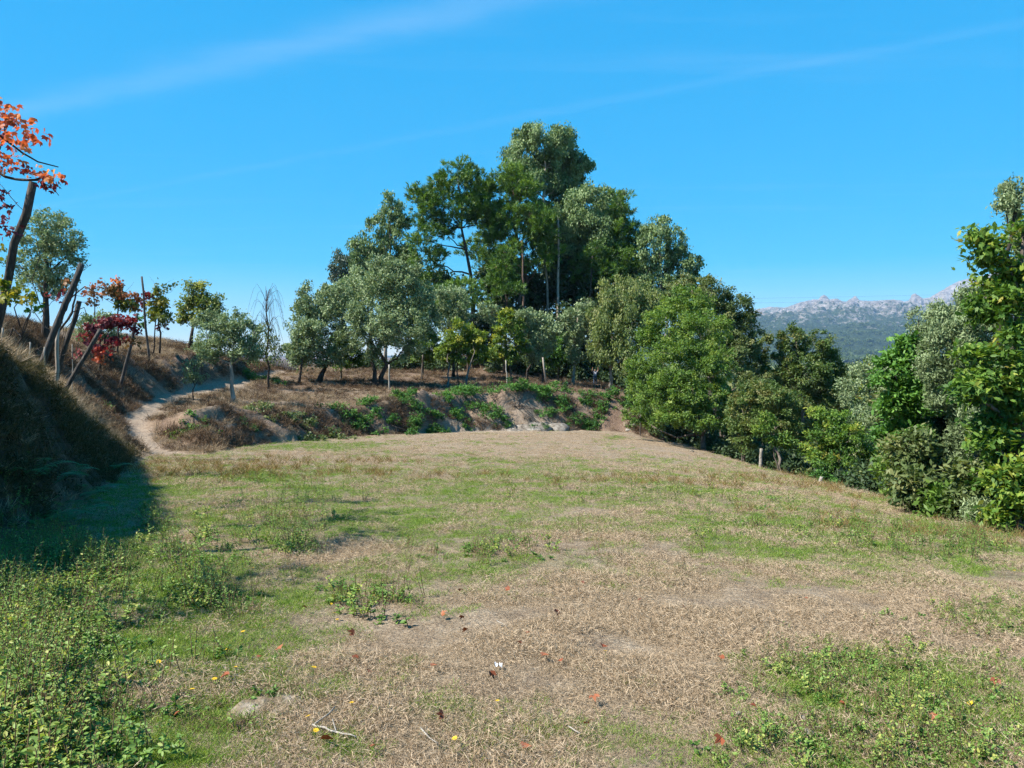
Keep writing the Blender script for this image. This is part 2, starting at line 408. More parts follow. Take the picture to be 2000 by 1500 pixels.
for a, b in zip(gx[ins], gy[ins]): pts3.append(fz(a, b))
cv, ce, cf, ov, oe, of = delaunay_2d_cdt([Vector(p[:2]) for p in pts3], edges, [], 0, 1e-5)
allp = np.array(pts3)
tv = np.zeros((len(cv), 3))
for i, v in enumerate(cv):
    tv[i, :2] = v
    tv[i, 2] = np.mean([pts3[k][2] for k in ov[i]]) if ov[i] else allp[np.argmin(np.hypot(allp[:, 0] - v[0], allp[:, 1] - v[1])), 2]
def grow(a, b, s0, f):
    r = [a]; s = s0
    while r[-1] < b: r.append(r[-1] + s); s *= f
    return np.array(r)
xs = np.concatenate([-grow(30, 13000, .8, 1.17)[::-1], np.arange(-29.6, -15, .4), np.arange(-15, 14, .2), np.arange(14, 30, .5), grow(30.3, 13000, .9, 1.2)])
ys = np.concatenate([-grow(8.5, 190, .8, 1.3)[::-1], np.arange(-8, 2, .5), np.arange(2, 16, .16), np.arange(16, 72, .33), np.arange(72, 118, .8), grow(118.5, 13500, 1.0, 1.16)])
xs = np.unique(xs); ys = np.unique(ys)
GX, GY = np.meshgrid(xs, ys)
GZ = np.full(GX.shape, -40.0)
for f in cf:
    a, b, c = (tv[k] for k in f[:3])
    den = (b[1] - c[1]) * (a[0] - c[0]) + (c[0] - b[0]) * (a[1] - c[1])
    if abs(den) < 1e-9: continue
    x0, x1 = min(a[0], b[0], c[0]), max(a[0], b[0], c[0]); y0, y1 = min(a[1], b[1], c[1]), max(a[1], b[1], c[1])
    i0, i1 = np.searchsorted(xs, x0 - 1e-6), np.searchsorted(xs, x1 + 1e-6)
    j0, j1 = np.searchsorted(ys, y0 - 1e-6), np.searchsorted(ys, y1 + 1e-6)
    if i1 <= i0 or j1 <= j0: continue
    sx, sy = GX[j0:j1, i0:i1], GY[j0:j1, i0:i1]
    l1 = ((b[1] - c[1]) * (sx - c[0]) + (c[0] - b[0]) * (sy - c[1])) / den
    l2 = ((c[1] - a[1]) * (sx - c[0]) + (a[0] - c[0]) * (sy - c[1])) / den
    l3 = 1 - l1 - l2
    ok = (l1 > -1e-6) & (l2 > -1e-6) & (l3 > -1e-6)
    zz = l1 * a[2] + l2 * b[2] + l3 * c[2]
    GZ[j0:j1, i0:i1][ok] = zz[ok]
for _ in range(2):
    Z2 = GZ.copy()
    Z2[1:-1, 1:-1] = 0.5 * GZ[1:-1, 1:-1] + 0.125 * (GZ[:-2, 1:-1] + GZ[2:, 1:-1] + GZ[1:-1, :-2] + GZ[1:-1, 2:])
    GZ = Z2
sl = np.hypot(np.gradient(GZ, axis=1) / np.gradient(xs)[None, :], np.gradient(GZ, axis=0) / np.gradient(ys)[:, None])
in_field = in_poly(GX, GY, FIELD_POLY)
d_path = dist_line(GX, GY, (np.array(PATH_L)[:, :2] + np.array(PATH_R)[:, :2]) / 2)
PATH_POLY = np.vstack([np.array(PATH_L)[:, :2], np.array(PATH_R)[::-1, :2]])
in_path = in_poly(GX, GY, PATH_POLY)
near = (np.abs(GX) < 60) & (GY < 125)
rough_amt = np.where(in_field, 0.05, np.where(in_path, 0.05, np.clip(0.06 + 0.35 * (sl - 0.25), 0.06, 0.42)))
rough_amt = np.where(near, rough_amt, 1.0)
GZ = GZ + rough_amt * (fbm(GX * 0.9, GY * 0.9, 3) - 0.5) * 1.6 + rough_amt * 0.95 * (fbm(GX * 2.7, GY * 2.7, 9, 4) - 0.5)
far_bank = sstep(.25, .6, sl) * (~in_field) * (~in_path) * near * (GY > 30) * (GX < 12)
GZ = GZ + far_bank * (fbm(GX * .33, GY * .22, 15, 3) - .5) * 2.4
GZ = GZ - 0.06 * in_path * sstep(1.2, 0.2, d_path)
def H(x, y):
    x = np.asarray(x, float); y = np.asarray(y, float)
    i = np.clip(np.searchsorted(xs, x) - 1, 0, len(xs) - 2); j = np.clip(np.searchsorted(ys, y) - 1, 0, len(ys) - 2)
    u = (x - xs[i]) / (xs[i + 1] - xs[i]); v = (y - ys[j]) / (ys[j + 1] - ys[j])
    return (GZ[j, i] * (1 - u) + GZ[j, i + 1] * u) * (1 - v) + (GZ[j + 1, i] * (1 - u) + GZ[j + 1, i + 1] * u) * v
def G(px, Y, dz=0.0):
    x = X(px, Y); return np.array((x, Y, float(H(x, Y)) + dz))
def hit(px, py, y0=4.0, y1=125.0):
    """ground point met by the line of sight through a photo pixel"""
    Yr = np.linspace(y0, y1, 4000); q = np.array([P(px, py, 1.0)[0], 0, P(px, py, 1.0)[2] - EYE])
    xx, zz = q[0] * Yr, EYE + q[2] * Yr
    k = np.nonzero(zz <= H(xx, Yr))[0]
    k = k[0] if len(k) else len(Yr) - 1
    return np.array((xx[k], Yr[k], float(H(xx[k], Yr[k]))))
def slope_at(x, y):
    e = .25
    return np.hypot(H(x + e, y) - H(x - e, y), H(x, y + e) - H(x, y - e)) / (2 * e)

def project(p):
    """photo pixel of a world point (used only to read where patches of grass lie)"""
    p = np.asarray(p, float); dx, dy, dz = p[..., 0], p[..., 1], p[..., 2] - EYE
    fw = dy * _cp - dz * _sp; up = dy * _sp + dz * _cp
    fw = np.maximum(fw, 0.1)
    return 1000 + FPX * dx / fw, 750 - FPX * up / fw

# what grows where: greenness, bare pale soil and brown litter, as patches on the ground
GREEN = []   # (px, py, rx, ry, amount): where on the field green patches were seen
def field_at(px, py):
    """points of the field surface seen at photo pixels"""
    px = np.asarray(px, float); py = np.asarray(py, float)
    lo, hi = np.full(px.shape, 1.6), np.full(px.shape, 64.0)
    for _ in range(34):
        m_ = (lo + hi) / 2; xx = X(px, m_); _, yy = project(np.stack([xx, m_, Ffield(xx, m_)], -1))
        up = yy > py; lo = np.where(up, m_, lo); hi = np.where(up, hi, m_)
    return X(px, lo), lo
def green_patch(*a): GREEN.append(a)
for a in ((250, 1180, 380, 300, .75), (700, 1000, 420, 80, .6), (1500, 1030, 520, 90, .55), (1000, 940, 700, 50, .5), (1000, 1110, 500, 60, .35), (150, 1120, 260, 120, .8), (1300, 975, 520, 45, .45), (1750, 1040, 300, 70, .5), (90, 1300, 190, 230, 1.0), (330, 1150, 230, 130, .75), (430, 1010, 170, 70, .6), (300, 1300, 260, 150, .55), (620, 1230, 130, 60, .35), (640, 1350, 60, 40, .5), (680, 1465, 60, 25, .7), (330, 1480, 160, 30, .7),
          (500, 935, 110, 14, .9), (690, 940, 120, 12, .6), (620, 872, 170, 9, .8), (900, 965, 160, 16, .55), (1230, 962, 260, 14, .8), (1450, 985, 220, 22, .55), (1150, 925, 330, 14, .45), (1600, 1000, 160, 40, .6),
          (1750, 1060, 180, 50, .6), (1880, 1080, 120, 40, .6), (950, 1075, 130, 40, .4), (1240, 1090, 160, 30, .3), (1650, 1310, 170, 60, .75), (1820, 1380, 220, 120, .8), (1950, 1210, 90, 50, .55), (1600, 1470, 120, 40, .5), (1500, 1440, 60, 40, .3),
          (1880, 1470, 160, 50, .8), (860, 1395, 90, 25, .3), (1050, 1440, 160, 35, .35), (1200, 855, 22, 3, .9), (1720, 975, 60, 10, .8), (860, 1180, 120, 40, .3), (1000, 980, 300, 20, .3), (700, 1040, 200, 60, .25)):
    green_patch(*a)
def greenness(x, y):
    g = np.zeros(np.shape(x))
    qx, qy = project(np.stack([x, y, Ffield(x, y)], -1))
    for cx, cy, rx, ry, amt in GREEN:
        g = np.maximum(g, amt * np.exp(-.9 * (((qx - cx) / rx) ** 2 + ((qy - cy) / ry) ** 2)))
    n = fbm(x * 0.55 + 3, y * 0.4, 21, 4)
    n2 = fbm(x * 2.3, y * 1.8, 31, 3)
    return np.clip(g * (0.45 + 1.1 * n2) + 0.75 * (n - 0.56) + 0.25 * (n2 - .5), 0, 1)
fieldw = sstep(-0.4, 0.6, np.where(in_field, 1, -1) * dist_line(GX, GY, np.vstack([FIELD_POLY, FIELD_POLY[:1]])))
pale = np.zeros(GX.shape)
def pale_patch(px, py, Y, rx, ry, amt):
    global pale
    c = hit(px, py) if Y > 30 else P(px, py, Y)
    pale = np.maximum(pale, amt * np.exp(-(((GX - c[0]) / rx) ** 2 + ((GY - c[1]) / ry) ** 2)))
for a in ((925, 838, 58.5, 3.2, 1.6, 1.2), (965, 832, 58.5, 2.2, 1.5, 1.1), (1050, 828, 59.8, 3.0, 1.5, 1.0), (460, 830, 39.5, .5, 3, .6), (560, 850, 43.5, 2, .8, .25), (1150, 790, 63, .8, 2.0, .5), (540, 790, 50, 3.5, 2, .2), (850, 870, 46, 5, 4, .35), (1250, 880, 48, 5, 7, .4), (1050, 1010, 11, 2, .8, .3)):
    pale_patch(*a)
green = greenness(GX, GY) * fieldw + (1 - fieldw) * np.clip(1.6 * (fbm(GX * .5, GY * .5, 77, 4) - .52), 0, .5)
litter = np.clip((1 - fieldw) * (0.35 + 1.2 * (fbm(GX * .4, GY * .4, 55, 4) - .4)) + sstep(84, 92, GY) * .7, 0, 1)
steep = sstep(.28, .65, sl) * (1 - fieldw) * (GX < 14)
litter = np.maximum(litter * (1 - .6 * sstep(16, 30, GX)), steep * .95 * (GY > 26))
litter = np.maximum(litter, sstep(62, 70, GY) * (GX < 16) * (GX > -30) * .75)
crest_y, crest_x = np.array([c[1] for c in CREST]), np.array([c[0] for c in CREST])
dark = np.clip(sstep(.5, 1.0, sl) * (1 - fieldw) * (GY < 29) * (GX < -4) * (GX > np.interp(GY, crest_y, crest_x) - .1) + .6 * sstep(86, 95, GY) * (GY < 125) * (GX > -35) * (GX < 20), 0, 1) * sstep(.2, .5, fbm(GX * .9, GY * .9, 58, 4) + .1)  # shade of the near bank face and grove floor, painted as dark ground
pathw = np.where(in_path, 1.0, 0) * sstep(-.1, .3, 1.3 - d_path + .3 * (fbm(GX * 2, GY * 2, 5) - .5))
pale = np.clip(np.maximum(pale * (.5 + fbm(GX * 1.5, GY * 1.5, 66, 3)), pathw * .7), 0, 1)
green = green * (1 - .9 * np.clip(pale, 0, 1))
far_green = np.where((GY > 118) | (GX > 22) | (GX < -45), 1.0, 0.0)
green = np.maximum(green, far_green * .8)

def ground_mat():
    m, n, l, out = newmat('ground_cover')
    tcn = n.new('ShaderNodeTexCoord')
    at = n.new('ShaderNodeAttribute'); at.attribute_name = 'cover'
    sp = n.new('ShaderNodeSeparateColor'); l.new(at.outputs['Color'], sp.inputs[0])
    def noise(scale, detail=5, rough=.6, stretch=None):
        o = n.new('ShaderNodeTexNoise'); o.inputs['Scale'].default_value = scale; o.inputs['Detail'].default_value = detail; o.inputs['Roughness'].default_value = rough
        l.new(tcn.outputs['Object'], o.inputs['Vector']); return o.outputs[0]
    def mix(f, a, b):
        o = n.new('ShaderNodeMix'); o.data_type = 'RGBA'
        l.new(f, o.inputs[0]); l.new(a, o.inputs[6]); l.new(b, o.inputs[7]); return o.outputs[2]
    def rp(f, stops):
        r = ramp(n, stops); l.new(f, r.inputs[0]); return r.outputs[0]
    fine, mid = noise(45, 4), noise(3.2, 6, .65)
    dry = rp(fine, [(.3, (.135, .098, .068)), (.5, (.285, .222, .155)), (.7, (.430, .350, .255))])
    dry2 = rp(fine, [(.3, (.085, .060, .043)), (.55, (.195, .145, .100)), (.75, (.310, .245, .172))])
    base = mix(rp(mid, [(.38, (0, 0, 0)), (.62, (1, 1, 1))]), dry2, dry)
    gr = rp(fine, [(.3, (.045, .065, .018)), (.55, (.085, .120, .030)), (.75, (.150, .170, .060))])
    base = mix(sp.outputs[0], base, gr)
    lit = rp(noise(14, 6, .7), [(.3, (.040, .026, .019)), (.5, (.125, .082, .059)), (.68, (.270, .195, .143))])
    base = mix(sp.outputs[2], base, lit)
    soil = rp(noise(9, 7, .7), [(.28, (.115, .082, .060)), (.5, (.280, .222, .168)), (.7, (.420, .350, .275))])
    base = mix(sp.outputs[1], base, soil)
    mossy = rp(noise(11, 6, .7), [(.3, (.022, .018, .012)), (.55, (.055, .044, .028)), (.75, (.110, .085, .055))])  # not moss: bank and grove floor shade mixed into the ground colour
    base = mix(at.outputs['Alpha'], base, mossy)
    pb = n.new('ShaderNodeBsdfPrincipled'); pb.inputs['Roughness'].default_value = .95; pb.inputs['Specular IOR Level'].default_value = .1
    l.new(base, pb.inputs['Base Color'])
    b1 = n.new('ShaderNodeBump'); b1.inputs['Strength'].default_value = .8; b1.inputs['Distance'].default_value = .06
    l.new(noise(22, 6, .7), b1.inputs['Height'])
    b2 = n.new('ShaderNodeBump'); b2.inputs['Strength'].default_value = .5; b2.inputs['Distance'].default_value = .25
    l.new(noise(2.5, 5, .6), b2.inputs['Height']); l.new(b2.outputs[0], b1.inputs['Normal'])
    l.new(b1.outputs[0], pb.inputs['Normal'])
    l.new(pb.outputs[0], out.inputs[0])
    return m
M['ground'] = ground_mat()
ny, nx = GX.shape
vid = np.arange(nx * ny).reshape(ny, nx)
quad = np.stack([vid[:-1, :-1], vid[:-1, 1:], vid[1:, 1:], vid[1:, :-1]], -1).reshape(-1, 4)
AV = np.stack([GX, GY, GZ], -1).reshape(-1, 3)
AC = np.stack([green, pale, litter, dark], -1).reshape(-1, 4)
fcx = AV[quad].mean(1)
f_field = in_poly(fcx[:, 0], fcx[:, 1], FIELD_POLY)
f_path = in_poly(fcx[:, 0], fcx[:, 1], PATH_POLY) & ~f_field
f_left = ~f_field & ~f_path & (fcx[:, 0] < -3) & (fcx[:, 1] < 62) & (fcx[:, 1] > -12) & (fcx[:, 0] > -70) & (fcx[:, 0] < np.interp(fcx[:, 1], [-12, 28, 30, 33, 44, 52, 62], [-4, -13, -15, -17, -20.5, -22, -23]))
f_terr = ~f_field & ~f_path & ~f_left & (fcx[:, 1] > 26) & (fcx[:, 1] < 118) & (fcx[:, 0] > -50) & (fcx[:, 0] < np.interp(fcx[:, 1], [26, 60, 118], [5, 11, 18]))
f_rest = ~(f_field | f_path | f_left | f_terr)
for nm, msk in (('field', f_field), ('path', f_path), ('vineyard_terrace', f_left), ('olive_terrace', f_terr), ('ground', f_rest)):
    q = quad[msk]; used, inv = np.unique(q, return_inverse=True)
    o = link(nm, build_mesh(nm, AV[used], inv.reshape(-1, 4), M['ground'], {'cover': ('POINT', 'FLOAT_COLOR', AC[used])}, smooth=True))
    tag(o, kind='structure')

# ------------------------------------------------------------------ mountains
prof = np.array([(700, 700), (1050, 690), (1250, 655), (1380, 628), (1455, 612), (1480, 604), (1500, 600), (1515, 601), (1532, 602), (1560, 592), (1585, 586), (1596, 585), (1601, 579), (1607, 577), (1613, 580), (1618, 586), (1632, 584), (1642, 589), (1650, 591), (1657, 586),
                 (1664, 582), (1667, 579), (1671, 581), (1677, 588), (1700, 589), (1742, 586), (1764, 590), (1773, 588), (1777, 577), (1784, 574), (1791, 579), (1800, 584), (1812, 583), (1830, 572), (1850, 560), (1870, 550), (1890, 545), (1950, 532), (2020, 520), (2200, 500), (2700, 560)], float)
mc = np.unique(np.concatenate([np.arange(700, 1420, 8.0), np.arange(1420, 1960, 1.5), np.arange(1960, 2700, 8.0)]))
mr = np.concatenate([np.linspace(0, 1, 115), np.linspace(1.02, 1.5, 12)])
Y0, Y1 = 2300.0, 7200.0
MC, MR = np.meshgrid(mc, mr)
MY = Y0 + (Y1 - Y0) * MR
MX = (MC - 1000) / FPX * MY
zr = EYE + (690 - np.interp(MC, prof[:, 0], prof[:, 1])) / FPX * Y1
# foothills: smooth envelope below the ridge line, then ridged noise
smooth_p = np.interp(MC, [700, 1100, 1455, 1600, 1740, 1800, 2000, 2700], [700, 690, 625, 606, 606, 600, 560, 590])
zs = EYE + (690 - smooth_p) / FPX * Y1
tt = np.clip(MR, 0, 1)
env = np.where(MR <= 1, (0.03 + 0.97 * tt ** 1.15), 1 - 0.8 * (MR - 1))
crag = sstep(0.86, 1.0, MR) * sstep(1.12, 1.0, MR)
u, v = MX / 900.0, MY / 900.0
rid = 1 - np.abs(2 * fbm(u, v, 41, 6, .52) - 1)
rid2 = 1 - np.abs(2 * fbm(u * 3.1, v * 3.1, 47, 5, .55) - 1)
rid3 = 1 - np.abs(2 * fbm(u * 9, v * 9, 53, 4, .6) - 1)
bumpy = (rid - .72) * 330 + (rid2 - .7) * 150 + (rid3 - .7) * 55
MZ = -45 + (zs + 45) * env + (zr - zs) * crag + bumpy * np.clip(tt * 1.6, .08, 1) * np.where(MR <= 1, 1 - .80 * sstep(.85, 1.0, MR), .2)
MZ = np.minimum(MZ, (EYE + (690 - np.interp(MC, prof[:, 0], prof[:, 1])) / FPX * MY) - (1 - MR) * 30 + np.where(MR > .9, (rid3 - .7) * 20, 0))
m, n, l, out = newmat('mountain_granite')
tcn = n.new('ShaderNodeTexCoord'); geo = n.new('ShaderNodeNewGeometry')
def mnoise(scale, detail=8, rough=.6):
    o = n.new('ShaderNodeTexNoise'); o.inputs['Scale'].default_value = scale; o.inputs['Detail'].default_value = detail; o.inputs['Roughness'].default_value = rough
    l.new(tcn.outputs['Object'], o.inputs['Vector']); return o.outputs[0]
rk = ramp(n, [(.3, (.10, .085, .078)), (.5, (.25, .22, .205)), (.68, (.42, .38, .355))]); l.new(mnoise(.02, 8, .7), rk.inputs[0])
sc_ = ramp(n, [(.35, (.018, .032, .016)), (.6, (.045, .065, .028)), (.75, (.10, .105, .06))]); l.new(mnoise(.035, 6, .7), sc_.inputs[0])
sepz = n.new('ShaderNodeSeparateXYZ'); l.new(geo.outputs['Position'], sepz.inputs[0])
def mth(op, a, b, clamp=False):
    o = n.new('ShaderNodeMath'); o.operation = op; o.use_clamp = clamp
    for i, q in enumerate((a, b)):
        if isinstance(q, (int, float)): o.inputs[i].default_value = q
        else: l.new(q, o.inputs[i])
    return o.outputs[0]
hfac = mth('DIVIDE', mth('SUBTRACT', sepz.outputs[2], 230.0), 240.0)
mask = mth('ADD', hfac, mth('ADD', mth('MULTIPLY', mth('SUBTRACT', mnoise(.006, 8, .75), .5), 4.0), mth('MULTIPLY', mth('SUBTRACT', mnoise(.03, 6, .8), .5), 4.5)))
mask = mth('MULTIPLY', mth('ADD', mask, 0.0), 1.6, True)
mxm = n.new('ShaderNodeMix'); mxm.data_type = 'RGBA'
l.new(mask, mxm.inputs[0]); l.new(sc_.outputs[0], mxm.inputs[6]); l.new(rk.outputs[0], mxm.inputs[7])
pb = n.new('ShaderNodeBsdfPrincipled'); pb.inputs['Roughness'].default_value = .95; pb.inputs['Specular IOR Level'].default_value = .05
l.new(mxm.outputs[2], pb.inputs['Base Color'])
bp = n.new('ShaderNodeBump'); bp.inputs['Strength'].default_value = 1; bp.inputs['Distance'].default_value = 34
l.new(mnoise(.03, 8, .7), bp.inputs['Height']); l.new(bp.outputs[0], pb.inputs['Normal'])
l.new(pb.outputs[0], out.inputs[0])
my, mx_ = MX.shape
vid = np.arange(mx_ * my).reshape(my, mx_)
mq = np.stack([vid[:-1, :-1], vid[:-1, 1:], vid[1:, 1:], vid[1:, :-1]], -1).reshape(-1, 4)
mo = link('mountain_range', build_mesh('mountain_range', np.stack([MX, MY, MZ], -1).reshape(-1, 3), mq, m, smooth=True))
tag(mo, kind='structure')

# woods on the lower mountain slopes, far off: one mass
FOREST = []
fi = rng.integers(0, len(mc), 16000); fr = rng.random(16000) ** 1.3 * .72
kk_ = (mc[fi] > 1400) & (mc[fi] < 1960)
fi, fr = fi[kk_], fr[kk_]
fj = np.searchsorted(mr, fr)
fx, fy, fzz = MX[fj, fi], MY[fj, fi], MZ[fj, fi]
fk = rng.random(len(fx)) < sstep(.75, .3, fr) * sstep(.38, .55, fbm(fx / 260, fy / 260, 61, 4))
FOREST = np.stack([fx[fk] + rng.normal(0, 6, fk.sum()), fy[fk] + rng.normal(0, 12, fk.sum()), fzz[fk] + 2], -1)

# air
hv, hn, hl, ho = newmat('haze_air')
pv = hn.new('ShaderNodeVolumePrincipled')
pv.inputs['Color'].default_value = (.36, .63, 1.0, 1); pv.inputs['Density'].default_value = 0.00006
pv.inputs['Anisotropy'].default_value = 0.0
hl.new(pv.outputs[0], ho.inputs['Volume'])
bx = np.array([(-15000, -400), (15000, -400), (15000, 15000), (-15000, 15000)], float)
zb, zt = -60.0, float(MZ.max()) + 60
hb = np.array([(x, y, zb) for x, y in bx] + [(x, y, zt) for x, y in bx])
hq = np.array([(3, 2, 1, 0), (4, 5, 6, 7), (0, 1, 5, 4), (1, 2, 6, 5), (2, 3, 7, 6), (3, 0, 4, 7)])
tag(link('haze', build_mesh('haze', hb, hq, hv)), kind='stuff', label='thin blue haze over the whole valley')

# ------------------------------------------------------------------ trees and bushes
SP = {  # leaf length, width (m, before the distance rule), clump radius factor, cover, shape, droop, up, bark
    'olive':      dict(L=.10, W=.028, cr=.26, k=4.5, shape='diamond', style='fine', bark='bark_dark', flat=.9),
    'eucalyptus': dict(L=.20, W=.05, cr=.30, k=6.2, shape='diamond', style='droop', bark='bark_pale', flat=.85),
    'pine':       dict(L=.34, W=.03, cr=.26, k=4.6, shape='diamond', style='needle', bark='bark_pine', flat=.7),
    'broad':      dict(L=.15, W=.065, cr=.28, k=6.0, shape='diamond', style='broad', bark='bark', flat=.75),
    'weep':       dict(L=.12, W=.05, cr=.28, k=5.6, shape='diamond', style='droop', bark='bark_pale', flat=1.2),
}
def wob(a, b, n, amp):
    t = np.linspace(0, 1, n)[:, None]
    q = a + (b - a) * t
    j = rng.normal(0, 1, (n, 3)) * amp * np.sin(np.pi * t) * np.linalg.norm(b - a)
    return q + j
def foliage(centers, radii, mat, L, W, n_tot, style, shape, outward_from=None, cr=.3, flat=.8, clump_share=None, tone=0.0):
    """leaves in clumps inside ellipsoids -> vertices, faces, tint"""
    vol = np.array([r[0] * r[2] for r in radii]); share = vol / vol.sum()
    CC, CO, CR, CN = [], [], [], []
    for c, r, s in zip(centers, radii, share):
        nleaf = n_tot * s
        rm = (r[0] * r[1] * r[2]) ** (1 / 3)
        crad = max(cr * rm, 2.0 * L)
        ncl = int(np.clip(3.2 * (rm / crad) ** 2.2, 5, 220))
        d = unit(rng.normal(0, 1, (ncl, 3)))
        rad = rng.uniform(0.30, 1.0, ncl) ** 0.55
        rad *= 0.9 + 0.28 * rng.random(ncl)
        pos = c + d * rad[:, None] * (np.asarray(r) - crad * .35)
        CC.append(pos); CO.append(unit(d / np.asarray(r)))
        CR.append(np.full(ncl, crad) * rng.uniform(.6, 1.25, ncl)); CN.append(np.full(ncl, nleaf / ncl) * rng.uniform(.6, 1.4, ncl))
    CC, CO, CR, CN = np.vstack(CC), np.vstack(CO), np.concatenate(CR), np.concatenate(CN)
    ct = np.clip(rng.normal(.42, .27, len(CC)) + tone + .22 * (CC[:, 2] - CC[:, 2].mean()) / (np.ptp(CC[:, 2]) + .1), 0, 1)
    if style == 'needle':
        per = 22
        nt = np.maximum(2, (CN / per).astype(int)); idx = np.repeat(np.arange(len(CC)), nt)
        off = unit(rng.normal(0, 1, (len(idx), 3))) * rng.uniform(.25, 1, (len(idx), 1)) ** .6 * CR[idx][:, None]
        off[:, 2] *= flat
        tc_ = CC[idx] + off
        ax = unit(CO[idx] * .7 + off / CR[idx][:, None] * .6 + np.array((0, 0, .75)) + rng.normal(0, .25, (len(idx), 3)))
        i2 = np.repeat(np.arange(len(idx)), per)
        D = unit(ax[i2] + rng.normal(0, .55, (len(i2), 3)))
        Ln = L * rng.uniform(.7, 1.25, len(i2)); C = tc_[i2] + D * Ln[:, None] * .5 + ax[i2] * (rng.random((len(i2), 1)) * L * .9)
        N = rng.normal(0, 1, (len(i2), 3)); Wn = W * rng.uniform(.8, 1.3, len(i2))
        tint = np.clip(np.repeat(ct[idx], per) + rng.normal(0, .1, len(i2)), 0, 1)
        V, Fq, k = leaf_geo(C, D, N, Ln, Wn, shape)
        return V, Fq, np.repeat(tint, k), CC
    nt = np.maximum(3, CN.astype(int)); idx = np.repeat(np.arange(len(CC)), nt); m_ = len(idx)
    off = unit(rng.normal(0, 1, (m_, 3))) * (rng.random((m_, 1)) ** .45) * (CR[idx][:, None]) * rng.normal(1, .18, (m_, 1))
    off[:, 2] *= flat
    C = CC[idx] + off
    o = CO[idx]
    if style == 'droop':
        C[:, 2] -= rng.random(m_) ** 2 * CR[idx] * .7
        D = np.array((0, 0, -1.0)) + rng.normal(0, .42, (m_, 3)) + o * .2; N = unit(rng.normal(0, 1, (m_, 3)) + o * .8)
    elif style == 'fine':
        D = unit(o * .5 + np.array((0, 0, .55)) + rng.normal(0, .75, (m_, 3))); N = rng.normal(0, 1, (m_, 3)) + np.array((0, 0, .5)) + o * .4
    elif style == 'hang':
        D = np.array((0, 0, -.8)) + rng.normal(0, .5, (m_, 3)); N = o + rng.normal(0, .5, (m_, 3)) + np.array((0, 0, .5))
    else:
        D = unit(o * .6 + off / CR[idx][:, None] * .5 + rng.normal(0, .6, (m_, 3)) + np.array((0, 0, -.15))); N = np.array((0, 0, 1.0)) + o * .5 + rng.normal(0, .55, (m_, 3))
    Ln = L * rng.uniform(.65, 1.3, m_); Wn = W * rng.uniform(.7, 1.3, m_)
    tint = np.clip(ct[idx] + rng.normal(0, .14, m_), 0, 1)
    V, Fq, k = leaf_geo(C, D, N, Ln, Wn, shape)
    return V, Fq, np.repeat(tint, k), CC
LEAFCOUNT = [0]
def leaf_obj(name, V, Fq, tint, mat, parent, origin):
    LEAFCOUNT[0] += len(Fq)
    return link(name, build_mesh(name, V - origin, Fq, mat, {'tint': ('FACE', 'FLOAT', tint)}), parent)

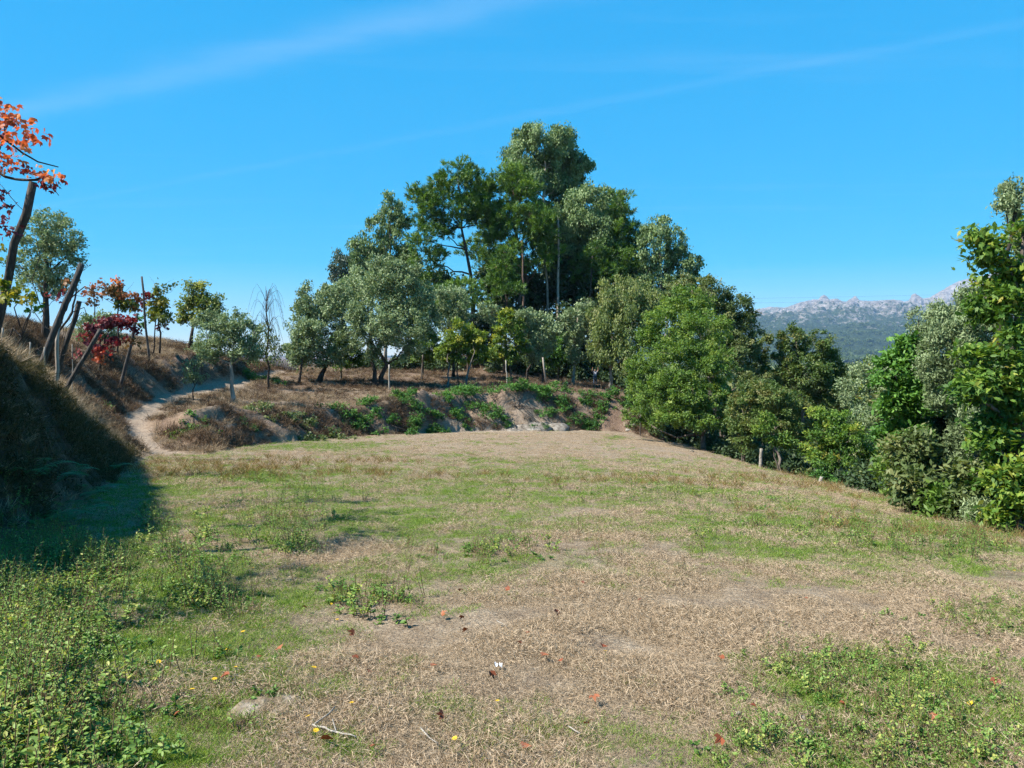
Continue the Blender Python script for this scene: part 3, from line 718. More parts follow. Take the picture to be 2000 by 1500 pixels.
def tree(name, label, cat, base, blobs, sp, mat=None, trunk_r=.18, group=None, k=1.0, stems=None, seed=0, lmin=2.6, wmin=1.3, bark=None, depth=1.0, Yb=None, lean=None, twigs=True, trunk_top=None, cr=None, tone=0.0, shape=None, cover=None):
    """base: world point. blobs: (px, py, dY, rx, ry) crown masses read off the photo, each at its own depth."""
    global rng
    keep = rng; rng = np.random.default_rng(1000 + seed)
    s = SP[sp]; Y = Yb or base[1]; pxm = Y / 758.0
    if sp == 'pine': lmin, wmin = 4.2, .6
    L, W = max(s['L'], lmin * pxm), max(s['W'], wmin * pxm)
    cs, rs = [], []
    for px, py, dY, rx, ry in blobs:
        cs.append(P(px, py, Y + dY)); q = (Y + dY) / FPX
        rx *= 1.06; ry *= 1.06
        rs.append((rx * q, (rx * .5 + ry * .5) * q * depth, ry * q))
    for c, r in list(zip(cs, rs)):
        for _ in range(3):
            d = unit(rng.normal(0, 1, 3)); f_ = rng.uniform(.3, .5)
            cs.append(c + d * np.array(r) * rng.uniform(.75, 1.02)); rs.append(tuple(np.array(r) * f_ * rng.uniform(.8, 1.25, 3)))
    area = sum(math.pi * r[0] * r[2] for r in rs[:len(blobs)]) * 1.12
    n = int(k * s['k'] * area / (.5 * L * W))
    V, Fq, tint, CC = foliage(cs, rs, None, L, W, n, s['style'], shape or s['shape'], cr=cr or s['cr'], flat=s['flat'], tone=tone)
    root = thing(name, label, cat, tuple(base), group)
    b0 = np.asarray(base, float)
    tb, br = MB(), MB()
    stems = stems or [(b0[0], b0[1], b0[2])]
    cs_a = np.array(cs)
    low = min(c[2] - r[2] for c, r in zip(cs, rs))
    top = max(range(len(blobs)), key=lambda i: cs[i][2] + .3 * rs[i][2])
    trunks = []
    for si, st in enumerate(stems):
        st = np.asarray(st, float)
        if trunk_top is not None: tp = np.asarray(trunk_top, float)
        else:
            tp = cs_a[top] if len(stems) == 1 else cs_a[np.argmin(np.linalg.norm(cs_a[:len(blobs), :2] - st[:2], axis=1))]
        nseg = 9
        pl = wob(st - np.array((0, 0, .25)), tp, nseg, .018 if len(stems) == 1 else .03)
        if lean is not None: pl += np.sin(np.linspace(0, math.pi, nseg))[:, None] * np.asarray(lean)[None]
        rr = trunk_r * (1 - .82 * np.linspace(0, 1, nseg)); rr[0] *= 1.45; rr[1] *= 1.12
        tb.tube(pl, rr, 8, rough=.08); trunks.append((pl, rr))
    for i, c in enumerate(cs[:len(blobs)]):
        pl, rr = min(trunks, key=lambda t: np.min(np.linalg.norm(t[0] - c, axis=1)))
        hd = c[2] - rs[i][2] * .5
        cand = [j for j in range(1, len(pl) - 1) if pl[j][2] < hd] or [1]
        j = cand[-1]
        if np.linalg.norm(pl[j] - c) > .3:
            q = wob(pl[j], c, 6, .03); q[1:-1, 2] -= np.sin(np.linspace(0, math.pi, 6))[1:-1] * .06 * np.linalg.norm(c - pl[j])
            tb.tube(q, np.linspace(rr[j] * .6, rr[j] * .14 + .008, 6), 6)
    if twigs:
        tw = max(.008, .35 * pxm * .5)
        pick = rng.permutation(len(CC))[:100]
        for p in CC[pick]:
            c = cs_a[np.argmin(np.linalg.norm(cs_a - p, axis=1))]
            a = c * .75 + p * .25 - np.array((0, 0, .12 * np.linalg.norm(p - c)))
            br.tube(wob(a, p, 4, .05), np.linspace(tw * 1.6, tw * .6, 4), 3, cap=False)
    trunk_ob = tb.obj('trunk', M[bark or s['bark']], root, origin=b0)
    if br.n: br.obj('branches', M[bark or s['bark']], trunk_ob, origin=b0)['kind'] = 'stuff'
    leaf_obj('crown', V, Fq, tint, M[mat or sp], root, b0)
    rng = keep
    return root
def ground_base(px, Y): return G(px, Y)

# --- pines, eucalyptus and far wood on the knoll behind the olives
PB = dict(group='tall trees on the knoll')
tree('eucalyptus_tree', 'tallest eucalyptus, domed crown rising highest above the knoll', 'tree', G(1088, 104),
     [(1062, 272, 0, 46, 40), (1020, 300, 1, 38, 42), (1092, 300, 2, 38, 44), (1022, 348, -1, 42, 40), (1070, 340, 2, 50, 36), (1105, 352, 3, 38, 34), (1135, 322, 3, 20, 22), (1118, 395, 2, 30, 34), (1062, 420, 3, 34, 30), (1080, 470, 2, 26, 34)],
     'eucalyptus', trunk_r=.42, seed=1, k=1.15, cr=.34, **PB)
tree('eucalyptus_tree', 'full grey green eucalyptus on the right shoulder of the tallest tree', 'tree', G(1178, 98),
     [(1148, 400, 0, 50, 46), (1190, 400, 2, 30, 36), (1125, 440, 0, 42, 40), (1175, 448, -1, 48, 40), (1140, 490, 1, 40, 34), (1205, 420, 2, 22, 30)],
     'eucalyptus', trunk_r=.3, seed=2, bark='bark_dark', cr=.36, **PB)
tree('pine_tree', 'broad pine with bare dark lower branches against the sky', 'tree', G(930, 92),
     [(890, 345, 0, 46, 36), (862, 385, 0, 38, 30), (925, 370, 1, 36, 34), (830, 410, -1, 34, 26), (890, 415, 0, 52, 26), (945, 392, 1, 26, 30), (830, 465, -2, 34, 26), (870, 455, 1, 30, 16), (940, 430, 1, 30, 28), (838, 505, -1, 36, 22), (815, 385, 0, 18, 18), (850, 550, 0, 32, 16)],
     'pine', trunk_r=.36, seed=3, k=1.0, trunk_top=P(893, 345, 92), lean=(.5, 0, 0), bark='bark_dark', **PB)
tree('pine_tree', 'dense pine directly left of the tallest eucalyptus', 'tree', G(1035, 94),
     [(1015, 385, 0, 38, 40), (985, 420, 0, 36, 34), (1035, 425, -2, 46, 30), (975, 470, 1, 34, 40), (1020, 470, -1, 46, 28), (1075, 440, -2, 30, 22), (1060, 500, -1, 36, 22), (995, 520, 0, 36, 30), (960, 365, 1, 16, 24), (1000, 350, 1, 22, 26)],
     'pine', trunk_r=.34, seed=4, k=1.15, bark='bark_pine', **PB)
tree('pine_tree', 'dark pine on the right flank of the knoll beside the eucalyptus', 'tree', G(1185, 96),
     [(1215, 400, 0, 18, 26), (1200, 450, 1, 36, 30), (1225, 475, 0, 30, 28), (1180, 500, -1, 50, 30), (1230, 520, 0, 30, 28), (1190, 545, -1, 46, 26), (1245, 480, 1, 16, 22), (1150, 540, 0, 30, 30)],
     'pine', trunk_r=.3, seed=5, k=1.15, bark='bark_pine', tone=-.12, **PB)
tree('pine_tree', 'slim young pine between the broad pine and the dark grove', 'tree', G(985, 88),
     [(988, 505, 0, 22, 24), (980, 540, 0, 26, 22), (995, 565, -1, 24, 20), (968, 560, 1, 20, 18)],
     'pine', trunk_r=.14, seed=6, bark='bark_pine', **PB)
tree('pine_tree', 'low spreading pine bough mass over the olive crowns', 'tree', G(915, 86),
     [(905, 565, 0, 34, 16), (870, 570, 0, 26, 12), (925, 590, -1, 24, 16), (890, 592, 0, 30, 14)],
     'pine', trunk_r=.12, seed=7, bark='bark_pine', tone=.1, **PB)
tree('eucalyptus_tree', 'thin sky-pierced eucalyptus left of the broad pine', 'tree', G(752, 100),
     [(766, 405, 0, 24, 24), (745, 440, 1, 30, 30), (785, 440, 0, 20, 26), (722, 480, 0, 30, 28), (765, 480, 1, 30, 28), (795, 500, 0, 16, 30), (740, 520, 0, 38, 26), (705, 510, 0, 22, 26), (790, 540, 0, 24, 20)],
     'eucalyptus', trunk_r=.22, seed=8, k=.72, **PB)
tree('eucalyptus_tree', 'small hazy blue eucalyptus at the left foot of the knoll', 'tree', G(668, 112),
     [(668, 512, 0, 22, 22), (660, 535, 0, 20, 16), (695, 520, 1, 16, 18), (690, 545, 0, 26, 14)],
     'eucalyptus', mat='eucalyptus_far', trunk_r=.2, seed=9, k=.85, **PB)
tree('eucalyptus_tree', 'airy eucalyptus at the right end of the knoll', 'tree', G(1300, 94),
     [(1290, 450, 0, 30, 28), (1320, 470, 0, 26, 28), (1268, 480, 0, 22, 32), (1340, 510, 0, 24, 26), (1300, 520, 1, 36, 28), (1262, 535, 0, 18, 26), (1335, 550, 0, 30, 22), (1295, 560, 0, 30, 20)],
     'eucalyptus', trunk_r=.2, seed=10, k=.8, **PB)
for i, (px, Y, bl, sp_, mt, lb) in enumerate((
        (960, 103, [(955, 440, 0, 34, 40), (940, 490, 0, 30, 40), (975, 540, 0, 36, 40)], 'pine', None, 'pine crown filling the gap between the broad and the dense pine'),
        (1055, 106, [(1050, 430, 0, 40, 40), (1085, 480, 0, 46, 50), (1060, 540, 0, 46, 46)], 'broad', 'oak_dull', 'dull green crown behind the dense pine'),
        (1140, 104, [(1130, 470, 0, 46, 46), (1165, 520, 0, 46, 46), (1110, 560, 0, 40, 40), (1200, 500, 0, 36, 46)], 'broad', 'oak_dull', 'dull green crown behind the full eucalyptus'),
        (800, 104, [(800, 530, 0, 40, 36), (840, 560, 0, 46, 34), (760, 560, 0, 40, 30), (880, 590, 0, 46, 30)], 'broad', 'oak_dull', 'dull green crown between thin eucalyptus and broad pine'),
        (1250, 100, [(1245, 550, 0, 36, 46), (1290, 590, 0, 46, 40), (1335, 600, 0, 40, 36), (1210, 570, 0, 36, 46)], 'broad', 'oak_dull', 'dull green crown behind the birch'),
        (715, 108, [(700, 555, 0, 36, 26), (730, 545, 0, 36, 30), (670, 570, 0, 30, 24)], 'eucalyptus', None, 'low eucalyptus crown above the largest olive'))):
    tree('grove_tree', lb, 'tree', G(px, Y), bl, sp_, mat=mt, trunk_r=.2, seed=150 + i, lmin=3.2, wmin=1.8, k=.9, twigs=False, **PB)
# dark trunks and understorey inside the grove
for i, (px, Y, r, top, ln) in enumerate(((1030, 91, .2, 470, 'reddish pine trunk standing in the dark of the grove'), (1070, 95, .18, 440, 'pale straight trunk below the tallest eucalyptus'), (1090, 93, .2, 420, 'twin pale trunk right of the straight one in the grove'),
                                     (985, 93, .15, 520, 'thin dark trunk at the left edge of the grove'), (1145, 93, .16, 500, 'dark trunk under the right eucalyptus of the grove'), (1010, 97, .13, 520, 'slender bare trunk deep in the grove shade'))):
    b = G(px, Y); root = thing('bare_trunk', ln, 'tree trunk', tuple(b), 'bare trunks in the grove'); mb = MB()
    t = P(px - 12 + 6 * i, top, Y); mb.tube(wob(b - np.array((0, 0, .3)), t, 9, .008), r * (1 - .5 * np.linspace(0, 1, 9)), 8, rough=.1)
    mb.obj('trunk', M['bark_pine' if i in (0, 3) else ('bark_pale' if i in (1, 2) else 'bark_dark')], root, origin=b)
    sb = MB()
    for q in range(7):
        a = b + (t - b) * (.45 + .07 * q); e = a + np.array((rng.uniform(-1.5, 1.5), rng.uniform(-.8, .8), rng.uniform(-.1, .9)))
        sb.tube(wob(a, e, 4, .04), np.linspace(.05, .015, 4), 4)
    sb.obj('branches', M['bark_dark'], root, origin=b)['kind'] = 'stuff'
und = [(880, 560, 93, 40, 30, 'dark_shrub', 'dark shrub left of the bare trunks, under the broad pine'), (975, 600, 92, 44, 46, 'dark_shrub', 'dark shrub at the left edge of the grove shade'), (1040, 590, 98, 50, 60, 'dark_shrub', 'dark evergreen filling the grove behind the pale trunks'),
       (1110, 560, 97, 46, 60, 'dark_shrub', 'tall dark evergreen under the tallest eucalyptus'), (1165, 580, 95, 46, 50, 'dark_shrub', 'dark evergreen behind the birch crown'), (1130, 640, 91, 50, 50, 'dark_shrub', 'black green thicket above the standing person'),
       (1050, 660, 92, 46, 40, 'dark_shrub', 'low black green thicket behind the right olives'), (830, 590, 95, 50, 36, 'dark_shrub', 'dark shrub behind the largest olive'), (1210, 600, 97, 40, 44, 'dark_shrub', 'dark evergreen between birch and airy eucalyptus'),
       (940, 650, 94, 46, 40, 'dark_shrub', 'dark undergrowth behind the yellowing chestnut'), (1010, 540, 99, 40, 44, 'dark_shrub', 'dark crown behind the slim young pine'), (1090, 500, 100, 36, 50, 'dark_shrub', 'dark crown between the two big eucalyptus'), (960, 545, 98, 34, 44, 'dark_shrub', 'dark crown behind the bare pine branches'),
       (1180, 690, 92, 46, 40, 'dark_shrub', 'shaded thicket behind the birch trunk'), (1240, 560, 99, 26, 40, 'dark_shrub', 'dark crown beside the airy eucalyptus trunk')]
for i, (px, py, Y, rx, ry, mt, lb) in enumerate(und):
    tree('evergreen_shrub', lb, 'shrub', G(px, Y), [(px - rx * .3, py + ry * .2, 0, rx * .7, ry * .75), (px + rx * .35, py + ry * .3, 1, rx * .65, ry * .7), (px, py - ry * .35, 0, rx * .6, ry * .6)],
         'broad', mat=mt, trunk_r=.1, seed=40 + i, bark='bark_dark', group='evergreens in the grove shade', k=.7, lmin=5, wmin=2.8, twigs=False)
# --- olives on the terrace
OG = dict(group='olive trees on the terrace')
b = G(620, 67)
tree('olive_tree', 'wide old olive with a leaning twisted trunk, leftmost of the big olives', 'tree', b,
     [(620, 590, 0, 40, 40), (660, 600, 1, 46, 44), (595, 640, 0, 34, 50), (640, 650, -1, 50, 46), (585, 690, 0, 26, 30), (690, 570, 2, 34, 36), (625, 700, -1, 36, 20)],
     'olive', trunk_r=.26, seed=11, lean=(.25, 0, 0), trunk_top=P(645, 660, 67), **OG)
tree('olive_tree', 'largest olive, forked dark trunk in the middle of the terrace', 'tree', G(740, 66),
     [(750, 550, 1, 52, 42), (790, 575, 1, 50, 46), (720, 600, 0, 48, 50), (770, 630, -1, 60, 46), (825, 620, 1, 34, 50), (720, 660, -1, 36, 36), (800, 670, 0, 34, 26), (762, 530, 1, 34, 28)],
     'olive', trunk_r=.22, seed=12, stems=[G(735, 66) , G(746, 66.3)], **OG)
tree('olive_tree', 'pale upright olive behind the yellowing chestnut', 'tree', G(885, 80),
     [(885, 590, 0, 34, 34), (870, 625, 0, 26, 30), (900, 625, 1, 26, 30), (955, 612, 2, 24, 26)], 'olive', trunk_r=.16, seed=13, k=.85, **OG)
tree('olive_tree', 'slim grey olive with two stems right of the chestnuts', 'tree', G(1063, 78),
     [(1035, 625, 0, 30, 30), (1055, 650, 0, 34, 34), (1030, 665, -1, 24, 26), (1075, 640, 1, 18, 30), (1045, 690, 0, 26, 16)], 'olive', trunk_r=.15, seed=14, stems=[G(1064, 78), G(1028, 79)], k=.9, **OG)
tree('olive_tree', 'slim silvery olive beside the standing person', 'tree', G(1119, 80),
     [(1128, 620, 0, 30, 32), (1145, 650, 0, 32, 34), (1118, 665, 0, 22, 28), (1130, 695, 0, 24, 16)], 'olive', trunk_r=.17, seed=15, bark='bark_pale', k=.9, **OG)
tree('olive_tree', 'small thin-trunked olive at the left end of the terrace', 'tree', G(583, 65),
     [(585, 668, 0, 26, 26), (575, 695, 0, 20, 18), (600, 640, 0, 20, 20)], 'olive', trunk_r=.13, seed=16, k=.8, **OG)
tree('olive_tree', 'rounded small olive on the spur beside the path', 'tree', G(452, 46.5),
     [(455, 630, 0, 34, 28), (430, 655, 0, 32, 28), (478, 655, 0, 30, 28), (455, 680, 0, 46, 24), (490, 690, 0, 20, 22), (410, 690, 0, 24, 18)], 'olive', trunk_r=.14, seed=17, bark='bark_pale', k=.85, **OG)
tree('olive_tree', 'tall grey olive behind the leaning vineyard posts', 'tree', G(92, 42),
     [(92, 435, 0, 38, 26), (120, 465, 0, 40, 34), (70, 470, 0, 36, 36), (100, 510, 0, 48, 34), (140, 490, 0, 24, 28), (70, 545, 0, 36, 30), (115, 555, 0, 36, 24), (40, 520, 1, 24, 30)], 'olive', trunk_r=.2, seed=18, k=.62, group='olive trees on the vineyard terrace')
tree('olive_tree', 'low olive bush behind the red vines', 'tree', G(195, 50), [(170, 640, 0, 26, 24), (200, 625, 0, 24, 20), (215, 650, 0, 20, 20)], 'olive', trunk_r=.08, seed=19, k=.8, group='olive trees on the vineyard terrace')
tree('olive_tree', 'grey olive on the crest of the path-side bank', 'tree', G(405, 60), [(385, 688, 0, 22, 18), (400, 625, 2, 22, 22), (420, 630, 2, 20, 20), (405, 660, 1, 26, 22), (372, 705, 0, 16, 12)], 'olive', trunk_r=.06, seed=20, k=.7, group='olive trees on the vineyard terrace')
tree('olive_sapling', 'tiny sparse olive sapling on the spur right of the path', 'tree', G(377, 46), [(378, 715, 0, 18, 16), (370, 735, 0, 14, 12), (388, 740, 0, 12, 12)], 'olive', trunk_r=.05, seed=119, k=.35, group='olive trees on the vineyard terrace')
# --- chestnuts on the terrace
CG = dict(group='young chestnuts on the terrace')
tree('chestnut_tree', 'young green chestnut between the two big olives', 'tree', G(664, 71), [(680, 655, 0, 28, 24), (690, 690, 0, 22, 20), (660, 685, 0, 20, 18), (668, 710, 0, 22, 12)], 'broad', mat='chestnut', trunk_r=.11, seed=21, **CG)
tree('chestnut_tree', 'yellowing chestnut in the middle of the terrace, three thin stems', 'tree', G(893, 73), [(900, 655, 0, 36, 26), (875, 685, 0, 30, 26), (925, 665, 0, 26, 26), (905, 700, 0, 36, 16), (940, 690, 0, 18, 18)], 'broad', mat='chestnut_yellow', trunk_r=.1, seed=22, stems=[G(893, 74), G(874, 66), G(909, 67)], **CG)
tree('chestnut_tree', 'pointed bright green chestnut beside a white stake', 'tree', G(1000, 76), [(992, 640, 0, 24, 28), (990, 620, 0, 12, 18), (970, 680, 0, 24, 22), (1005, 675, 0, 26, 24), (985, 700, 0, 30, 12)], 'broad', mat='chestnut_yellow', trunk_r=.09, seed=23, **CG)
tree('chestnut_tree', 'shadowed chestnut right of the largest olive', 'tree', G(825, 78), [(830, 640, 0, 24, 26), (815, 670, 0, 22, 22), (845, 672, 0, 22, 22), (830, 695, 0, 22, 12)], 'broad', mat='chestnut', trunk_r=.09, seed=24, **CG)
tree('chestnut_tree', 'dark green low chestnut behind the slim olives', 'tree', G(1090, 84), [(1090, 672, 0, 24, 24), (1085, 698, 0, 26, 16), (1105, 690, 0, 18, 20)], 'broad', mat='bramble', trunk_r=.09, seed=25, **CG)
# --- right of the terrace
tree('birch_tree', 'pale yellow green birch with drooping sprays above the person', 'tree', G(1190, 78), [(1205, 575, 0, 36, 36), (1245, 580, 1, 36, 36), (1190, 630, 0, 36, 38), (1235, 640, -1, 44, 40), (1180, 685, 0, 30, 26), (1215, 700, -1, 36, 30), (1268, 610, 1, 30, 46)], 'weep', mat='birch', trunk_r=.16, seed=26)
tree('chestnut_tree', 'largest bright green chestnut at the corner of the field', 'tree', G(1375, 46),
     [(1340, 600, 6, 50, 46), (1300, 640, 5, 46, 46), (1370, 650, 3, 56, 50), (1320, 700, 2, 56, 46), (1390, 720, 1, 50, 46), (1270, 690, 5, 36, 46), (1340, 770, 0, 56, 42), (1290, 770, 2, 46, 40), (1400, 790, 0, 40, 40), (1310, 815, 0, 40, 28), (1370, 820, -1, 40, 24), (1245, 810, 4, 30, 28), (1255, 760, 5, 30, 30)],
     'broad', mat='chestnut', trunk_r=.13, seed=27, bark='bark', lmin=2.8, wmin=1.2, k=.8, cr=.22)
tree('oak_tree', 'large dull green oak behind the bright chestnut', 'tree', G(1425, 62),
     [(1390, 570, 0, 40, 30), (1425, 605, 0, 40, 36), (1450, 650, 0, 36, 40), (1410, 640, 0, 40, 40), (1350, 560, 2, 36, 26), (1440, 700, -1, 40, 36), (1460, 740, 0, 26, 30), (1320, 570, 3, 30, 26)], 'broad', mat='oak_dull', trunk_r=.3, seed=28)
tree('oak_tree', 'brownish round-crowned oak at the bend of the field edge', 'tree', G(1500, 39.5),
     [(1490, 775, 0, 46, 34), (1540, 790, 0, 40, 36), (1450, 800, 0, 36, 36), (1510, 825, -1, 50, 34), (1460, 850, 0, 36, 24), (1555, 840, 0, 30, 28)], 'broad', mat='oak_brown', trunk_r=.1, seed=29, stems=[G(1451, 40), G(1527, 37)])
tree('chestnut_tree', 'green sapling in front of the brownish oak', 'tree', G(1527, 35.5), [(1490, 845, 0, 16, 16), (1520, 862, 0, 22, 14), (1545, 868, 0, 16, 10), (1500, 820, 0, 14, 14)], 'broad', mat='chestnut', trunk_r=.05, seed=30)
tree('cypress_oak_tree', 'dark tree with several pointed tops below the mountains', 'tree', G(1580, 62),
     [(1555, 660, 0, 15, 30), (1590, 680, 0, 34, 38), (1540, 700, 0, 28, 32), (1575, 730, -1, 46, 36), (1620, 715, 0, 24, 36), (1530, 745, 0, 30, 30), (1610, 760, -1, 36, 30), (1635, 745, 0, 16, 22), (1530, 670, 0, 9, 22)], 'broad', mat='oak_brown', trunk_r=.25, seed=31, tone=-.15)
tree('oak_tree', 'rusty thin oak between the dull oak and the pointed tree', 'tree', G(1492, 66), [(1490, 680, 0, 20, 24), (1480, 720, 0, 24, 26), (1500, 745, 0, 22, 24), (1485, 765, 0, 22, 18)], 'broad', mat='oak_brown', trunk_r=.12, seed=32, tone=.15, k=.8)
tree('willow_tree', 'pale grey green willow thicket right of the pointed tree', 'tree', G(1700, 40), [(1700, 725, 0, 36, 30), (1670, 770, 0, 34, 36), (1730, 760, 0, 30, 40), (1690, 820, -1, 46, 40), (1735, 825, 0, 26, 36), (1710, 870, -1, 36, 26)], 'olive', mat='olive', trunk_r=.14, seed=33, k=.75)
tree('oak_tree', 'low green oak scrub above the clipped hedge', 'tree', G(1640, 35), [(1630, 830, 0, 36, 30), (1600, 870, 0, 36, 28), (1660, 860, -1, 40, 30), (1625, 900, -1, 46, 18), (1710, 895, -1, 46, 24), (1600, 810, 1, 20, 20)], 'broad', mat='oak_yellow', trunk_r=.1, seed=34, tone=-.15)
tree('ash_tree', 'sparse grey-green tree standing before the right peak', 'tree', G(1795, 34), [(1795, 620, 0, 18, 24), (1785, 655, 0, 26, 22), (1810, 660, 0, 20, 22), (1780, 690, 0, 26, 18), (1800, 700, 0, 30, 20)], 'olive', trunk_r=.09, seed=35, k=.5)
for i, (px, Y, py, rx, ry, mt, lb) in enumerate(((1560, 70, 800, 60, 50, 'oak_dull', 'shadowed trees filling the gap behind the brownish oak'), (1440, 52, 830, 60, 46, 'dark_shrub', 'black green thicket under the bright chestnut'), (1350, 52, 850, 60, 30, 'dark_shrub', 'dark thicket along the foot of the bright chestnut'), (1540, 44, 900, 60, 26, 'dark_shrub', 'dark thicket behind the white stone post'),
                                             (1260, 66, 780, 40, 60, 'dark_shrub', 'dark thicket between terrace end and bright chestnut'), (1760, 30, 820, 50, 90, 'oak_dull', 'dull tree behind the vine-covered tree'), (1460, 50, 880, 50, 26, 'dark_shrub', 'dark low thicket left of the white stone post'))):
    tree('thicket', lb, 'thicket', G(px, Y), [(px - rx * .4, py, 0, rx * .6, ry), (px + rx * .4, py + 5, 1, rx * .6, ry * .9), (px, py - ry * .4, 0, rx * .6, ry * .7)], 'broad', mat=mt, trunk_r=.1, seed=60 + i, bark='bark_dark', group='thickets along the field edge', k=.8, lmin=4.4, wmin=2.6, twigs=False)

for i, (px, Y, py, rx, ry, mt, lb) in enumerate(((1640, 74, 790, 46, 60, 'oak_dull', 'dull green crown behind the willow thicket'), (1700, 60, 790, 40, 70, 'oak_yellow', 'yellowish crown between willow and vine-covered tree'), (1480, 56, 800, 50, 60, 'oak_dull', 'dull oak filling the space behind the brownish oak'), (1300, 60, 800, 50, 50, 'oak_dull', 'dull oak behind the lower left of the bright chestnut'), (1745, 46, 750, 30, 50, 'olive', 'pale olive behind the vine-covered tree'))):
    tree('oak_tree', lb, 'tree', G(px, Y), [(px - rx * .4, py, 0, rx * .65, ry), (px + rx * .4, py + 5, 1, rx * .65, ry * .9), (px, py - ry * .45, 0, rx * .6, ry * .7), (px, py + ry * .5, 0, rx * .8, ry * .6)], 'olive' if mt == 'olive' else 'broad', mat=mt, trunk_r=.14, seed=130 + i, group='trees below the field edge')
# --- near trees on the right, about fifteen metres away
tree('climbed_tree', 'tree smothered in bright green broad vine leaves', 'tree', G(1800, 19),
     [(1775, 690, 0, 40, 36), (1745, 730, 0, 34, 36), (1800, 720, 0, 36, 40), (1760, 790, 0, 40, 40), (1815, 780, -.5, 34, 34), (1790, 850, 0, 34, 34), (1745, 850, .5, 24, 40), (1850, 780, 0, 20, 26)], 'broad', mat='fig', trunk_r=.1, seed=36, lmin=3.8, wmin=2.6, k=1.5, bark='bark_dark', shape='oval')
tree('olive_tree', 'large grey olive leaning over the near right edge', 'tree', G(1880, 17),
     [(1845, 660, 0, 46, 40), (1890, 650, .5, 50, 46), (1830, 720, 0, 40, 36), (1900, 720, 0, 46, 46), (1850, 780, 0, 36, 30), (1930, 670, 1, 50, 50), (1885, 850, -.3, 30, 46), (1870, 920, -.3, 26, 40), (1835, 635, .4, 36, 30), (1885, 605, .6, 40, 36), (1920, 600, .8, 36, 36), (1990, 380, 0, 34, 30), (1960, 400, 0, 14, 14), (2030, 430, .5, 50, 50), (2010, 520, .6, 50, 60)], 'olive', trunk_r=.14, seed=37, lmin=4.0, wmin=1.2, k=1.6, cr=.24)
tree('oak_tree', 'near oak with yellowing leaves at the right frame edge', 'tree', G(1985, 13.5),
     [(1925, 500, .3, 30, 26), (1905, 460, .3, 22, 14), (1975, 530, .3, 40, 40), (1925, 580, .3, 42, 36), (1985, 620, 0, 46, 50), (1920, 740, -.2, 44, 30), (1970, 720, 0, 46, 46), (1890, 760, -.3, 36, 20), (1985, 810, 0, 46, 46), (1940, 850, -.2, 44, 36), (1985, 900, 0, 40, 40), (1950, 940, 0, 36, 30), (1990, 985, 0, 40, 26), (2060, 700, .4, 50, 90), (2060, 860, .4, 50, 90), (1900, 690, 0, 26, 20), (1945, 480, .4, 24, 20), (2000, 450, .4, 20, 16)],
     'broad', mat='oak_yellow', trunk_r=.13, seed=38, lmin=4.4, wmin=2.4, k=1.15, shape='lobed', cr=.26, tone=-.2)
for i, (px, py, Y, rx, ry, mt, lb) in enumerate(((1790, 960, 15.2, 50, 46, 'oak_dull', 'leafy bush at the left foot of the near trees'), (1850, 985, 14.6, 46, 36, 'chestnut', 'low green bush under the grey olive'), (1930, 1000, 13.6, 46, 26, 'olive', 'grey sprawling bush at the foot of the yellowing oak'), (1780, 890, 16.5, 40, 50, 'oak_dull', 'tall leafy bush under the vine-covered tree'), (1895, 960, 14.2, 40, 60, 'oak_dull', 'dark leafy bush between the grey olive and the yellowing oak'), (1985, 960, 12.8, 60, 60, 'oak_yellow', 'yellow green bush at the very right edge'), (1750, 930, 17.5, 36, 40, 'chestnut', 'bright low bush beside the end of the hedge'))):
    tree('bush', lb, 'bush', G(px, Y), [(px - rx * .4, py, 0, rx * .6, ry), (px + rx * .4, py + 5, .3, rx * .6, ry * .9), (px, py - ry * .35, 0, rx * .6, ry * .8)], 'olive' if mt == 'olive' else 'broad', mat=mt, trunk_r=.03, seed=70 + i, bark='bark_dark', group='bushes at the near right edge', k=1.6, lmin=3.2, wmin=1.7 if mt != 'olive' else 1.0)
for i, (px, py, Y, rx, ry, lb) in enumerate(((1850, 840, 20, 60, 110, 'dark evergreen hollow behind the near right trees'), (1960, 820, 18, 80, 130, 'dark evergreen behind the yellowing oak'))):
    tree('evergreen_shrub', lb, 'shrub', G(px, Y), [(px - rx * .3, py + ry * .2, 0, rx * .7, ry * .75), (px + rx * .35, py + ry * .3, .6, rx * .65, ry * .7), (px, py - ry * .35, 0, rx * .6, ry * .6)], 'broad', mat='dark_shrub', trunk_r=.08, seed=80 + i, bark='bark_dark', lmin=5, wmin=3, k=1.3)
tree('hedge', 'low clipped dark hedge in the dip beyond the field', 'hedge', G(1655, 33), [(1615, 938, 0, 30, 16), (1650, 940, 0, 36, 18), (1690, 945, 0, 36, 18), (1720, 950, 0, 26, 14)], 'broad', mat='bramble', trunk_r=.05, seed=39, tone=-.2, k=1.2)
